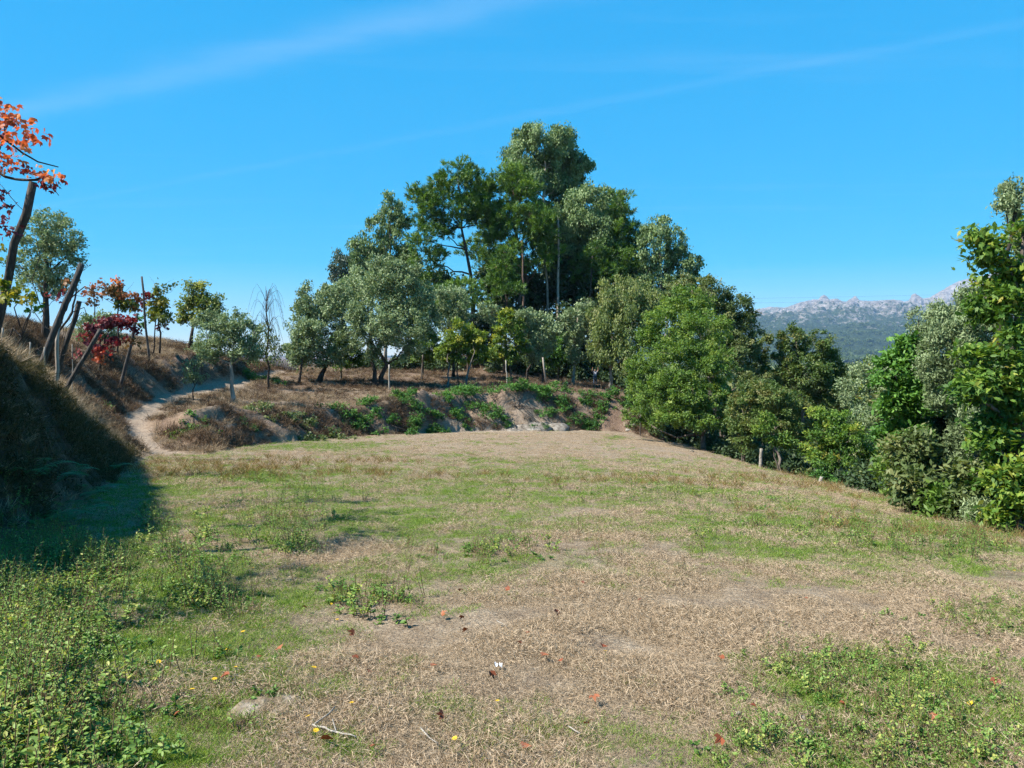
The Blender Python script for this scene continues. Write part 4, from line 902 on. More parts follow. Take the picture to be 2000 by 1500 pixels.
# --- trees of the vineyard skyline
tree('walnut_tree', 'thin tree with pale yellow green leaves on the vineyard skyline', 'tree', G(375, 63), [(385, 575, 0, 22, 24), (365, 595, 0, 20, 22), (410, 590, 0, 24, 22), (395, 615, 0, 26, 20), (360, 625, 0, 14, 12), (425, 605, 0, 16, 16), (378, 560, 0, 12, 14)], 'broad', mat='walnut', trunk_r=.11, seed=90, k=.75, bark='bark_dark', lmin=3.2, wmin=1.6)
b = G(525, 60); root = thing('weeping_tree', 'nearly bare tree with hanging thin twigs beside the olives', 'tree', tuple(b)); tb, br = MB(), MB()
top = P(520, 590, 60); pl = wob(b - np.array((0, 0, .2)), top, 8, .02); tb.tube(pl, np.linspace(.11, .03, 8), 6)
for i in range(60):
    a = pl[3 + i % 5]; an = rng.uniform(0, 6.28); ra = rng.uniform(.6, 1.5)
    m1 = a + np.array((math.cos(an) * ra * .55, math.sin(an) * ra * .55, rng.uniform(.8, 1.6))); m2 = a + np.array((math.cos(an) * ra, math.sin(an) * ra, rng.uniform(-.4, .6))); m3 = m2 + np.array((math.cos(an) * .25, math.sin(an) * .25, -rng.uniform(.6, 1.6)))
    br.tube(np.array([a, (a + m1) / 2 + np.array((0, 0, .15)), m1, (m1 + m2) / 2 + np.array((0, 0, .25)), m2, m3]), np.linspace(.016, .007, 6), 3, cap=False)
tb.obj('trunk', M['bark_dark'], root, origin=b); br.obj('branches', M['bark_dark'], root, origin=b)['kind'] = 'stuff'
V, Fq, ti, _ = foliage([P(520, 660, 60), P(535, 690, 60), P(505, 690, 60)], [(1.2, 1.0, 1.6), (1.0, 1, 1.0), (1, 1, .9)], None, .2, .09, 1500, 'droop', 'diamond')
leaf_obj('crown', V, Fq, ti, M['oak_dull'], root, b)
print('LEAVES', LEAFCOUNT[0])

# ------------------------------------------------------------------ vineyard: posts, old vines, coloured leaves
def post(name, label, cat, pts, r, mat, group=None, sides=9, taper=.88):
    """pts: world points from foot to top"""
    b = np.asarray(pts[0], float)
    mb = MB(); q = np.array(pts, float)
    if len(q) == 2: q = wob(q[0], q[1], 7, .006)
    mb.tube(q, r * np.linspace(1, taper, len(q)), sides, rough=.09)
    o = mb.obj(name, M[mat], None, origin=b, loc=tuple(b))
    return tag(o, label, cat, group)
PG = 'leaning posts of the vineyard'
def foot(px, Y, sink=.25): return G(px, Y, -sink)
post('vineyard_post', 'thickest dark post leaning under the orange vine', 'post', [G(-30, 11.7, -.5), P(65, 355, 11.6)], .066, 'post_wood', PG)
post('vineyard_post', 'long bare post leaning right above the near bank', 'post', [G(62, 17, -.4), P(160, 515, 17.2)], .074, 'post_wood', PG)
post('vineyard_post', 'shorter post crossing behind the long bare post', 'post', [G(92, 17.8, -.4), P(155, 588, 17.8)], .062, 'post_wood', PG)
post('vineyard_post', 'black post leaning into the dark red vine', 'post', [G(112, 18.6, -.4), P(197, 643, 18.8)], .056, 'post_wood', PG)
post('vineyard_post', 'slim grey post under the bright red vine', 'post', [G(232, 41, -.4), P(268, 612, 41)], .09, 'post_wood', PG)
post('vineyard_post', 'tall thin post sticking up beside the yellow green vine', 'post', [G(293, 48, -.4), P(277, 540, 48)], .07, 'post_wood', PG)
post('vineyard_post', 'short grey stub of a post beside the old vine trunk', 'post', [G(106, 17.3, -.3), P(113, 640, 17.3)], .045, 'bark_pale', PG)
post('vineyard_post', 'post carrying the thin tree on the vineyard skyline', 'post', [foot(369, 62), P(374, 655, 62), P(379, 629, 62)], .12, 'bark_dark', PG)
for i, (px, Y, t, lb) in enumerate(((58, 16.2, 668, 'thin pale stake beside the long bare post'), (86, 16.8, 678, 'short pale stake right of the long bare post'), (4, 13, 640, 'thin pale stake on the crest of the near bank'), (140, 24, 672, 'thin stake in front of the dark red vine'))):
    post('stake', lb, 'stake', [foot(px, Y, .15), P(px + 1, t, Y)], .016, 'pale_wood', 'thin stakes in the vineyard', sides=6)
def old_vine(name, label, strands, leaves, mat_leaf, Y, L=.11, W=.10, group='vines on the vineyard terrace', shape='lobed', style='hang', cr=.32, n=None, kk=3.4):
    """strands: list of (pixel polyline, radius); leaves: list of (px,py,dY,rx,ry,material,density)"""
    b = np.asarray(G(strands[0][0][0][0], Y)); root = thing(name, label, 'vine', tuple(b), group)
    mb = MB(); tw = MB()
    for k_, (pl, r) in enumerate(strands):
        pts = np.array([P(px, py, Y + (dy[0] if dy else 0)) for px, py, *dy in pl])
        t = np.linspace(0, len(pts) - 1, len(pts) * 3 - 2); q = np.stack([np.interp(t, np.arange(len(pts)), pts[:, c]) for c in range(3)], 1)
        q[1:-1] += rng.normal(0, r * .45, (len(q) - 2, 3))
        (mb if r > .02 else tw).tube(q, np.linspace(r, r * .55, len(q)), 6 if r > .02 else 4, rough=.12)
    if mb.n: mb.obj('trunk', M['bark_dark'], root, origin=b)
    if tw.n: tw.obj('shoots', M['bark_dark'], root, origin=b)['kind'] = 'stuff'
    bym = {}
    for px, py, dY, rx, ry, mt, dens in leaves:
        Yl = Y + dY; q = Yl / FPX
        nl = int(dens * kk * math.pi * rx * ry * q * q / (.5 * L * W)) + 4
        V, Fq, ti, CCv = foliage([P(px, py, Yl)], [(rx * q, (rx + ry) * .5 * q * .8, ry * q)], None, L, W, nl, style, shape, cr=cr)
        bym.setdefault(mt, []).append((V, Fq, ti))
    for mt, parts in bym.items():
        off = 0; Vs, Fs, Ts = [], [], []
        for V, Fq, ti in parts: Vs.append(V); Fs.append(Fq + off); Ts.append(ti); off += len(V)
        leaf_obj('leaves', np.vstack(Vs), np.vstack(Fs), np.concatenate(Ts), M[mt], root, b)
    return root
old_vine('grape_vine', 'orange red vine at the top left, arching over the thickest post', [
    ([(-20, 640), (-10, 560), (-25, 420), (-20, 330), (30, 352), (70, 350), (100, 345)], .028), ([(-20, 330), (0, 290), (10, 240), (12, 205)], .012), ([(70, 350), (100, 365), (115, 382)], .008), ([(-20, 420), (0, 360), (30, 395), (45, 410)], .008), ([(20, 600), (10, 545), (20, 500)], .014)], [
    (8, 240, 0, 26, 20, 'vine_orange', .8), (22, 232, .1, 20, 16, 'vine_orange', .7), (8, 208, 0, 10, 10, 'vine_orange', .6), (5, 275, 0, 16, 10, 'vine_red', .5), (6, 305, 0, 14, 14, 'vine_orange', .6), (30, 318, 0, 18, 14, 'vine_orange', .5), (50, 335, 0, 20, 10, 'vine_red', .5), (72, 340, 0, 22, 11, 'vine_orange', .7), (100, 348, 0, 18, 12, 'vine_orange', .8), (95, 362, 0, 18, 10, 'vine_red', .7), (112, 362, 0, 8, 8, 'vine_red', .5),
    (6, 382, 0, 16, 9, 'vine_red', .45), (10, 400, 0, 14, 12, 'vine_purple', .4), (8, 430, 0, 16, 12, 'vine_purple', .4), (20, 455, 0, 12, 14, 'vine_purple', .6), (2, 330, 0, 14, 16, 'vine_orange', .5), (-40, 300, 0, 30, 60, 'vine_orange', .5),
    (6, 490, 0, 18, 14, 'vine_yellow', .6), (5, 560, -.3, 18, 16, 'vine_yellow', 1.0), (30, 570, -.3, 22, 18, 'vine_yellow', 1.0), (52, 585, -.3, 20, 14, 'vine_yellow', .9), (66, 605, -.3, 12, 12, 'fig', .8), (12, 588, -.2, 18, 14, 'vine_yellow', .8)], None, 11.2, L=.076, W=.072, kk=1.9)
old_vine('grape_vine', 'bare tangled vine round the two leaning posts', [
    ([(95, 705), (100, 670), (118, 625), (130, 590), (145, 560)], .05), ([(98, 700), (112, 650), (140, 610), (150, 570), (140, 545)], .03), ([(130, 590), (165, 560), (195, 575), (215, 560)], .015), ([(112, 650), (90, 640), (60, 600), (70, 560)], .012), ([(140, 610), (165, 600), (170, 620)], .012), ([(72, 680), (95, 700), (120, 690), (130, 640), (160, 610)], .012),
    ([(100, 700), (150, 685), (160, 640), (185, 620)], .009), ([(145, 560), (155, 535), (180, 515)], .006), ([(95, 640), (75, 585), (62, 545), (80, 500), (70, 460)], .014), ([(40, 640), (28, 600), (45, 580)], .02), ([(12, 680), (25, 640), (40, 655), (60, 610)], .022), ([(22, 690), (42, 660), (55, 625), (62, 600)], .018), ([(60, 690), (110, 660), (150, 590), (190, 590)], .008),
    ([(110, 690), (125, 650), (118, 600), (135, 560)], .01), ([(80, 620), (100, 590), (130, 575), (165, 580)], .008)], [
    (110, 580, 0, 20, 14, 'vine_purple', .2), (130, 555, 0, 20, 14, 'vine_rust', .15), (200, 575, 0, 16, 12, 'vine_rust', .3)], None, 17.5, L=.09, W=.08)
old_vine('grape_vine', 'dark red vine draped over the black leaning post', [
    ([(195, 720), (200, 690), (205, 660), (215, 640)], .03), ([(130, 735), (160, 710), (180, 680), (200, 650)], .014), ([(150, 690), (170, 720), (185, 735)], .01), ([(160, 720), (200, 705), (225, 708)], .01)], [
    (185, 640, 0, 22, 16, 'vine_purple', .9), (215, 632, 0, 26, 14, 'vine_purple', 1.0), (172, 665, 0, 16, 18, 'vine_purple', .6), (250, 640, .3, 20, 20, 'vine_red', 1.0), (200, 680, 0, 20, 16, 'vine_red', .8), (195, 700, 0, 16, 10, 'vine_orange', .6), (230, 662, 0, 20, 14, 'vine_red', .7), (155, 688, 0, 10, 10, 'vine_purple', .5), (262, 670, .3, 16, 12, 'vine_rust', .6), (185, 655, .3, 14, 12, 'vine_red', .6)], None, 24, L=.11, W=.10)
old_vine('grape_vine', 'rust brown vine bushed on a short trunk behind the dark red vine', [
    ([(230, 700), (231, 650), (230, 615), (232, 580)], .06), ([(231, 600), (200, 580), (170, 560)], .012), ([(185, 620), (185, 590), (180, 565)], .03), ([(232, 580), (255, 560), (262, 550)], .008)], [
    (230, 570, 0, 26, 22, 'vine_rust', 1.0), (245, 600, 0, 22, 22, 'vine_olive', 1.0), (205, 560, 0, 24, 9, 'vine_rust', .7), (180, 572, 0, 18, 9, 'vine_rust', .5), (185, 590, 0, 14, 10, 'vine_rust', .4), (262, 590, 0, 12, 20, 'vine_rust', .8), (225, 550, 0, 16, 10, 'vine_orange', .4), (250, 625, 0, 12, 10, 'vine_olive', .6)], None, 45, L=.17, W=.15)
old_vine('grape_vine', 'yellow green vine column right of the tall thin post', [
    ([(312, 690), (312, 650), (308, 610), (310, 580)], .07), ([(300, 690), (303, 640), (305, 600)], .05), ([(310, 580), (320, 555), (340, 545)], .008), ([(308, 570), (300, 550), (292, 540)], .008), ([(310, 580), (335, 570), (345, 555)], .008)], [
    (310, 590, 0, 20, 24, 'vine_olive', 1.2), (300, 610, 0, 18, 22, 'vine_yellow', .8), (318, 615, 0, 18, 22, 'vine_olive', 1.2), (282, 580, 0, 20, 10, 'vine_red', .8), (272, 595, 0, 14, 12, 'vine_red', .6), (278, 628, 0, 14, 12, 'fig', .6), (312, 560, 0, 24, 14, 'oak_dull', .18), (335, 555, 0, 16, 12, 'oak_dull', .15), (318, 640, 0, 12, 8, 'vine_purple', .3)], None, 52, L=.19, W=.17)
for i, (yv_, hv_) in enumerate(((4.2, 4.6), (6.6, 4.9), (8.6, 4.4))):
    xv_ = -6.9 - .12 * i; z0 = float(H(xv_, yv_))
    post('vineyard_post', ('nearest', 'second', 'third')[i] + ' vineyard post beyond the left edge, its shadow on the grass', 'post', [np.array((xv_, yv_, z0 - .3)), np.array((xv_ + .25, yv_ + .1, (z0 + hv_) / 2)), np.array((xv_ + .5, yv_ + .2, hv_ + .3))], .06, 'post_wood', PG)
    cq = np.array((xv_ + .6, yv_ + .2, hv_)); root = thing('grape_vine', ('nearest', 'second', 'third')[i] + ' trained vine beyond the left edge, its shadow on the grass', 'vine', (xv_, yv_, z0), 'vines on the vineyard terrace')
    mb = MB(); mb.tube(wob(np.array((xv_ - .1, yv_ + .1, z0 - .1)), cq, 7, .03), np.linspace(.04, .02, 7), 6, rough=.1); mb.tube(wob(cq, cq + np.array((.2, 1.9, -.2)), 6, .03), np.linspace(.02, .008, 6), 5)
    mb.obj('trunk', M['bark_dark'], root, origin=(xv_, yv_, z0))
    V, Fq, ti, _ = foliage([cq + np.array((.1, .1, 0)), cq + np.array((.25, .9, -.05)), cq + np.array((-.1, -.5, .1))], [(.45, .4, .28), (.4, .5, .22), (.3, .4, .2)], None, .09, .085, 340, 'hang', 'lobed')
    leaf_obj('leaves', V, Fq, ti, M['vine_orange'], root, np.array((xv_, yv_, z0)))
# dry upright weeds and canes between the vines
for i, (px, Y) in enumerate(((350, 44), (338, 42), (362, 45), (318, 38), (345, 43))):
    pass
gb = G(328, 62); gate = thing('field_gate', 'thin horizontal bar gate on the vineyard skyline', 'gate', tuple(gb))
for nm, pl, r in (('gate_post', [G(328, 62, -.2), P(328, 664, 62)], .06), ('rail', [P(329, 667.5, 62), P(382, 667.5, 62.2)], .03), ('gate_post', [G(384, 62.3, -.2), P(384, 664, 62.3)], .05)):
    mb = MB(); mb.tube(np.array(pl), r, 6); mb.obj(nm, M['steel'], gate, origin=gb)
# board fence at the far left of the terrace
fb = G(535, 77); fence = thing('board_fence', 'low grey board fence at the far left end of the olive terrace', 'fence', tuple(fb))
pm = None
for i in range(14):
    px = 529 + i * 3.9; c = G(px, 77)
    if pm is None:
        v = np.array([(x, y, z) for x in (-.085, .085) for y in (-.015, .015) for z in (-.2, .85)])
        f = np.array([(0, 1, 3, 2), (4, 6, 7, 5), (0, 4, 5, 1), (2, 3, 7, 6), (0, 2, 6, 4), (1, 5, 7, 3)])
        pm = build_mesh('plank', v, f, M['board'])
    o = link('plank', pm, fence, tuple(c - fb + np.array((0, .01 * (i % 2), .05 * rng.random()))))
for z in (.25, .65):
    mb = MB(); mb.tube(np.array([G(528, 77.1) + (0, .05, z), G(581, 77.1) + (0, .05, z)]), .03, 4); mb.obj('rail', M['board'], fence, origin=fb)
# posts on the olive terrace and at the field edge
post('fence_post', 'pale round post standing in the sun at the terrace edge', 'post', [G(760, 63.5, -.3), P(760, 712, 63.5)], .075, 'pale_wood', 'posts on the olive terrace')
post('fence_post', 'thin grey post right of the largest olive', 'post', [G(823, 74, -.3), P(826, 692, 74)], .07, 'bark', 'posts on the olive terrace')
post('fence_post', 'white stake below the pointed bright green chestnut', 'post', [G(991, 72, -.3), P(988, 704, 72)], .07, 'pale_wood', 'posts on the olive terrace')
post('sapling_trunk', 'pale leaning sapling trunk left of the standing person', 'tree trunk', [G(1068, 74, -.3), P(1062, 715, 74), P(1060, 698, 74)], .09, 'bark_pale', 'posts on the olive terrace')
post('stone_post', 'upright pale granite post at the bend of the field edge', 'post', [G(1487, 38, -.3), P(1487, 876, 38)], .10, 'stone_pale', 'granite posts at the field edge', sides=7, taper=.8)
post('stone_post', 'short white stone stub at the brow of the field', 'post', [G(1605, 29.8, -.3), G(1605, 29.8, .06), P(1605, 931, 29.8)], .085, 'stone_pale', 'granite posts at the field edge', sides=7, taper=.7)
post('fence_post', 'thin dark stake in the thicket by the boulders', 'post', [G(1251, 57.5, -.3), P(1251, 805, 57.5)], .05, 'bark', 'stakes at the field edge')
post('fence_post', 'thin grey stake left of the granite post', 'post', [G(1452, 39.5, -.3), P(1448, 872, 39.5)], .035, 'bark', 'stakes at the field edge')

# ------------------------------------------------------------------ rocks
def rock(label, c, r, mat, seed, group=None, name='boulder', cat='boulder', flat=.6):
    rg = np.random.default_rng(seed); nu, nv = 12, 8
    th = np.linspace(0, 2 * math.pi, nu, endpoint=False); ph = np.linspace(.02, math.pi - .02, nv)
    TH, PH = np.meshgrid(th, ph)
    d = np.stack([np.cos(TH) * np.sin(PH), np.sin(TH) * np.sin(PH), np.cos(PH)], -1).reshape(-1, 3)
    rad = np.ones(len(d))
    for _ in range(9):
        nrm = unit(rg.normal(0, 1, 3)); h = rg.uniform(.55, .9); pr = d @ nrm
        rad = np.minimum(rad, np.where(pr > 1e-3, h / np.maximum(pr, 1e-3), 9))
    V = d * rad[:, None] * np.array((r, r * rg.uniform(.7, 1.1), r * flat)) + rg.normal(0, .015 * r, (len(d), 3))
    i = np.arange(nv - 1)[:, None] * nu; j = np.arange(nu)[None]; j2 = (j + 1) % nu
    Q = np.stack([i + j, i + nu + j, i + nu + j2, i + j2], -1).reshape(-1, 4)
    T = np.array([(0, k, k + 1) for k in range(1, nu - 1)] + [((nv - 1) * nu, (nv - 1) * nu + k + 1, (nv - 1) * nu + k) for k in range(1, nu - 1)])
    o = link(name, build_mesh(name, V, [Q, T], M[mat]), None, tuple(c)); o.rotation_euler = (0, 0, rg.uniform(0, 6))
    return tag(o, label, cat, group)
RG = 'boulders at the foot of the bank'
for i, (px, py, Y, r, mt, lb) in enumerate(((1222, 826, 58.5, .62, 'stone_brown', 'brown mossy boulder where the bank meets the thicket'), (1236, 826, 58.2, .45, 'stone', 'grey boulder right of the brown mossy one'), (1227, 836, 57.6, .36, 'stone_pale', 'pale flat stone in front of the mossy boulder'), (1282, 842, 55.5, .22, 'stone_pale', 'small white stone in the wall ruin'), (1265, 846, 55.8, .3, 'stone_brown', 'brown stone of the wall ruin left of the small white one'), (1300, 850, 53.5, .28, 'stone', 'grey stone of the wall ruin by a dark stake'), (1275, 838, 56.2, .4, 'stone_brown', 'larger brown stone of the wall ruin'), (1318, 862, 51.5, .25, 'stone', 'low grey stone at the lower end of the wall ruin'),
                                          (1348, 878, 48.2, .3, 'stone_brown', 'small brown stone at the edge of the field below the chestnut'),
                                          (1035, 830, 60.2, 2.6, 'outcrop', 'pale granite outcrop in the face of the bank'), (1085, 834, 60.3, 2.2, 'outcrop', 'second granite outcrop right of the pale one in the bank'), (1008, 838, 59.4, 1.3, 'outcrop', 'low pale rock at the foot of the bank outcrop'), (1000, 836, 59.2, .45, 'stone_pale', 'small pale rock left of the outcrop'), (1052, 838, 59.6, .6, 'stone', 'grey rock at the foot of the bank between the outcrops'))):
    rock(lb, hit(px, py + 4, 30, 75) - np.array((0, -.25, .1)) * r, r * .8, mt, 300 + i, RG, flat=.6 if mt != 'outcrop' else .42)
g0 = G(513, 3.42)
rock('flat brownish grey stone sunk in the grass near the camera', g0 + np.array((0, 0, .0)), .2, 'stone_brown', 334, None, 'flat_stone', 'stone', flat=.17)

# ------------------------------------------------------------------ brambles on the bank and dry brush
BR = 'bramble bushes on the bank'
brm = [(808, 798, 56.2, 34, 24, 'round bright bramble on the crest of the bank'), (845, 815, 55.5, 18, 18, 'bramble right below the round bright one'), (760, 812, 52.6, 36, 18, 'long low bramble left of the round bright one'), (700, 818, 50.5, 30, 20, 'shaded bramble at the left of the bank'), (650, 795, 52, 16, 14, 'small bramble high on the left of the bank'), (880, 790, 58, 20, 18, 'bramble under the two chestnut stems'), (895, 815, 57, 14, 12, 'small bramble below the chestnut stems'),
       (950, 785, 61, 46, 22, 'wide shadowed bramble in the middle of the bank'), (1010, 785, 61.5, 40, 20, 'bramble beside the wide shadowed one'), (980, 822, 58.6, 12, 11, 'bright isolated bramble on the pale soil'), (1065, 780, 61.5, 36, 20, 'sunlit bramble left of the bright green patch'), (1105, 783, 61.5, 40, 22, 'brightest sunlit bramble at the right of the bank'), (1150, 775, 63, 18, 14, 'bramble on the track below the person'),
       (1180, 800, 61.5, 14, 14, 'small bramble on the brown slope'), (1205, 775, 63, 24, 24, 'bramble at the right end of the bank'), (790, 838, 53, 12, 10, 'low bramble at the foot of the bank'), (385, 830, 35.5, 22, 12, 'low green bramble on the spur below the path'), (360, 845, 33.5, 20, 8, 'yellowish creeper on the spur beside the path'), (480, 830, 39.5, 14, 10, 'small green bush right of the gully'), (215, 800, 26.5, 12, 12, 'small bright green plant on the bank above the path'),
       (510, 740, 61, 30, 18, 'dark bramble at the far bend of the path'), (560, 820, 46.5, 40, 22, 'dark low scrub in the shaded hollow'), (640, 845, 46, 36, 16, 'black green scrub at the foot of the shaded hollow')]
for i, (px, py, Y, rx, ry, lb) in enumerate(brm):
    rx *= 1.25; ry *= 1.05
    g = hit(px, py + ry * .25, 20, 75); q = g[1] / FPX
    mt = 'bramble' if i not in (17, 21, 22) else ('oak_dull' if i != 17 else 'weed')
    cz = np.array((g[0], g[1], g[2] + .3 * ry * q))
    r0 = np.random.default_rng(500 + i); keep = rng; rng = r0
    cs = []; rs_ = []
    for _ in range(9):
        ax_, ay_ = r0.uniform(-1.25, 1.25), r0.normal(0, .45)
        gx_, gy_ = g[0] + rx * q * ax_, g[1] + rx * q * ay_
        sz = r0.uniform(.35, .8) * (1 - .35 * abs(ax_))
        cs.append(np.array((gx_, gy_, float(H(gx_, gy_)) + ry * q * sz * .45))); rs_.append((rx * q * .42 * (.6 + sz), rx * q * .36, ry * q * sz))
    L, W = .15, .09
    if Y < 40: L, W = .11, .07
    n_ = int(5.0 * math.pi * rx * ry * q * q / (.5 * L * W))
    V, Fq, ti, CCb = foliage(cs, rs_, None, L, W, n_, 'broad', 'diamond', cr=.4, tone=r0.uniform(-.15, .1))
    root = thing('bramble_bush', lb, 'bush', tuple(g), BR)
    st = MB()
    for p in CCb[::3]: st.tube(wob(g + np.array((r0.normal(0, .2), r0.normal(0, .2), -.1)), p, 4, .08), np.linspace(.02, .008, 4), 3, cap=False)
    st.obj('stems', M['bark_dark'], root, origin=g)['kind'] = 'stuff'
    leaf_obj('leaves', V, Fq, ti, M[mt], root, g)
    rng = keep

# ------------------------------------------------------------------ the person reaching up into the birch
def skin_obj(name, verts, edges, radii, mat, parent, subdiv=2):
    me = bpy.data.meshes.new(name); me.from_pydata([tuple(v) for v in verts], edges, [])
    o = link(name, me, parent); mo = o.modifiers.new('skin', 'SKIN')
    for i, r in enumerate(radii):
        sv = me.skin_vertices[0].data[i]; sv.radius = (r, r) if not isinstance(r, tuple) else r; sv.use_root = (i == 0)
    sd = o.modifiers.new('sub', 'SUBSURF'); sd.levels = subdiv; sd.render_levels = subdiv
    me.materials.append(mat)
    return o
pbase = G(1162, 82.5)
person = thing('person', 'person in grey shirt and blue jeans reaching up into the birch branches', 'person', tuple(pbase))
person.rotation_euler = (0, 0, R(8))
J = [(0, 0, .96), (0, .01, 1.15), (0, .02, 1.38), (0, .02, 1.48), (0, 0, 1.58), (0, -.01, 1.70),          # 0-5 pelvis..head
     (-.10, 0, .93), (-.11, -.01, .50), (-.12, .02, .09), (-.12, -.15, .04), (.10, 0, .93), (.12, -.02, .50), (.13, .02, .09), (.14, -.15, .04),   # 6-13 legs
     (-.18, .02, 1.42), (-.34, -.06, 1.52), (-.30, -.10, 1.78), (-.29, -.11, 1.86), (.18, .02, 1.42), (.33, -.04, 1.58), (.32, -.08, 1.86), (.32, -.09, 1.95)]
E_ = [(0, 1), (1, 2), (2, 3), (3, 4), (4, 5), (0, 6), (6, 7), (7, 8), (8, 9), (0, 10), (10, 11), (11, 12), (12, 13), (2, 14), (14, 15), (15, 16), (16, 17), (2, 18), (18, 19), (19, 20), (20, 21)]
Rd = [.14, .13, .15, .06, .10, .085, .09, .06, .045, .035, .09, .06, .045, .035, .065, .045, .03, .035, .065, .045, .03, .035]
for hb in (17, 21):
    h0 = np.array(J[hb])
    for k_, (dx, dz) in enumerate(((-.035, .075), (-.012, .09), (.012, .088), (.034, .07), (.055 if hb == 17 else -.055, .02))):
        J.append(tuple(h0 + (dx * .6, -.01, dz * .5))); J.append(tuple(h0 + (dx, -.03, dz))); E_ += [(hb, len(J) - 2), (len(J) - 2, len(J) - 1)]; Rd += [.010, .008]
skin_obj('body', J, E_, Rd, M['skin'], person, 2)
skin_obj('shirt', [J[0], J[1], J[2], J[14], (-.27, -.03, 1.48), J[18], (.27, -.02, 1.51)], [(0, 1), (1, 2), (2, 3), (3, 4), (2, 5), (5, 6)], [.17, .16, .175, .085, .065, .085, .065], M['shirt'], person)
skin_obj('jeans', [(0, 0, .92), J[6], J[7], J[8], J[10], J[11], J[12]], [(0, 1), (1, 2), (2, 3), (0, 4), (4, 5), (5, 6)], [.155, .11, .078, .065, .11, .078, .065], M['jeans'], person)
skin_obj('hair', [(0, .02, 1.72), (0, .03, 1.66)], [(0, 1)], [.092, .09], M['hair'], person)
for sx, k_ in ((-.12, 8), (.135, 12)):
    skin_obj('shoe', [(sx, .05, .05), (sx, -.06, .05), (sx * 1.05, -.17, .035)], [(0, 1), (1, 2)], [.05, .05, .04], M['hair'], person)

# ------------------------------------------------------------------ power line far across the valley
pwb = P(1200, 640, 150)
for i, dy in enumerate((0, 9)):
    a, bq = P(1100, 588 + dy, 150), P(2400, 560 + dy, 190)
    t = np.linspace(0, 1, 24)[:, None]; q = a + (bq - a) * t; q[:, 2] -= (4 * t * (1 - t))[:, 0] * .4
    mb = MB(); mb.tube(q, .012, 4)
    tag(mb.obj('power_cable', M['steel'], None, origin=a, loc=tuple(a)), ('upper' if i == 0 else 'lower') + ' thin power cable crossing the sky above the mountains', 'cable', 'power cables above the mountains')

# ------------------------------------------------------------------ scattered ground cover (geometry nodes instances)
def proto(name, mats, parts):
    """one tuft: parts = list of (V, F, tint, material index)"""
    off = 0; Vs, Fs, Ts, Ms = [], [], [], []
    for V, F, t, mi in parts:
        Vs.append(V); Fs.append(F + off); Ts.append(t); Ms.append(np.full(len(F), mi, np.int32)); off += len(V)
    me = build_mesh(name, np.vstack(Vs), np.vstack(Fs), None, {'tint': ('FACE', 'FLOAT', np.concatenate(Ts))})
    for m_ in mats: me.materials.append(m_)
    me.polygons.foreach_set('material_index', np.concatenate(Ms))
    return bpy.data.objects.new(name, me)
def blades(n, spread, Lr, Wd, lie, tint_mu=.5):
    """grass blades standing or lying around the origin"""
    a = rng.uniform(0, 2 * math.pi, n); r = spread * np.sqrt(rng.random(n))
    L = rng.uniform(*Lr, n); up = np.clip(rng.normal(1 - lie, .25, n), .03, 1.4)
    h = rng.uniform(0, 2 * math.pi, n)
    D = unit(np.stack([np.cos(h), np.sin(h), up * 1.6], -1))
    base = np.stack([np.cos(a) * r, np.sin(a) * r, np.full(n, -.004) + rng.random(n) * .012 * lie], -1)
    C = base + D * L[:, None] * .5
    N = np.stack([rng.normal(0, 1, n), rng.normal(0, 1, n), np.full(n, .9)], -1)
    V, F, k = leaf_geo(C, D, N, L, np.full(n, Wd) * rng.uniform(.7, 1.4, n), 'diamond')
    return V, F, np.clip(rng.normal(tint_mu, .25, n), 0, 1)
def herb(nst, h, leafL, leafW, nleaf, spread, flowers=0, tint=.45):
    parts = []
    for s_ in range(nst):
        a = rng.uniform(0, 6.28); hh = h * rng.uniform(.6, 1.1); ln = rng.normal(0, .25, 2)
        b0 = np.array((math.cos(a), math.sin(a), 0)) * spread * rng.random(); t0 = b0 + np.array((ln[0] * hh, ln[1] * hh, hh))
        mb = MB(); mb.tube(np.array([b0 - (0, 0, .02), (b0 + t0) / 2 + rng.normal(0, .02 * h, 3), t0]), [.0035, .003, .002], 3, cap=False)
        parts.append((np.vstack(mb.v), np.vstack(mb.q), np.full(sum(len(q) for q in mb.q), .5), 1))
        t = rng.uniform(.12, 1, nleaf) ** .8; ang = rng.uniform(0, 6.28, nleaf)
        C = b0 + (t0 - b0) * t[:, None]; D = np.stack([np.cos(ang), np.sin(ang), rng.normal(.25, .3, nleaf)], -1)
        Ls = leafL * rng.uniform(.6, 1.2, nleaf) * (1.15 - .5 * t)
        N = np.array((0, 0, 1.0)) + rng.normal(0, .35, (nleaf, 3))
        V, F, k = leaf_geo(C + unit(D) * Ls[:, None] * .5, D, N, Ls, Ls * leafW / leafL, 'oval')
        parts.append((V, F, np.repeat(np.clip(rng.normal(tint, .18, nleaf), 0, 1), k), 0))
        for _ in range(flowers):
            c = t0 + rng.normal(0, .012, 3); an = np.arange(6) * 1.047
            V, F, k = leaf_geo(c + np.stack([np.cos(an), np.sin(an), 0 * an], -1) * .007, np.stack([np.cos(an), np.sin(an), .3 + 0 * an], -1), np.tile((0, 0, 1.), (6, 1)), np.full(6, .016), np.full(6, .011), 'diamond')
            parts.append((V, F, rng.random(6), 2))
    return parts
_gncache = {}
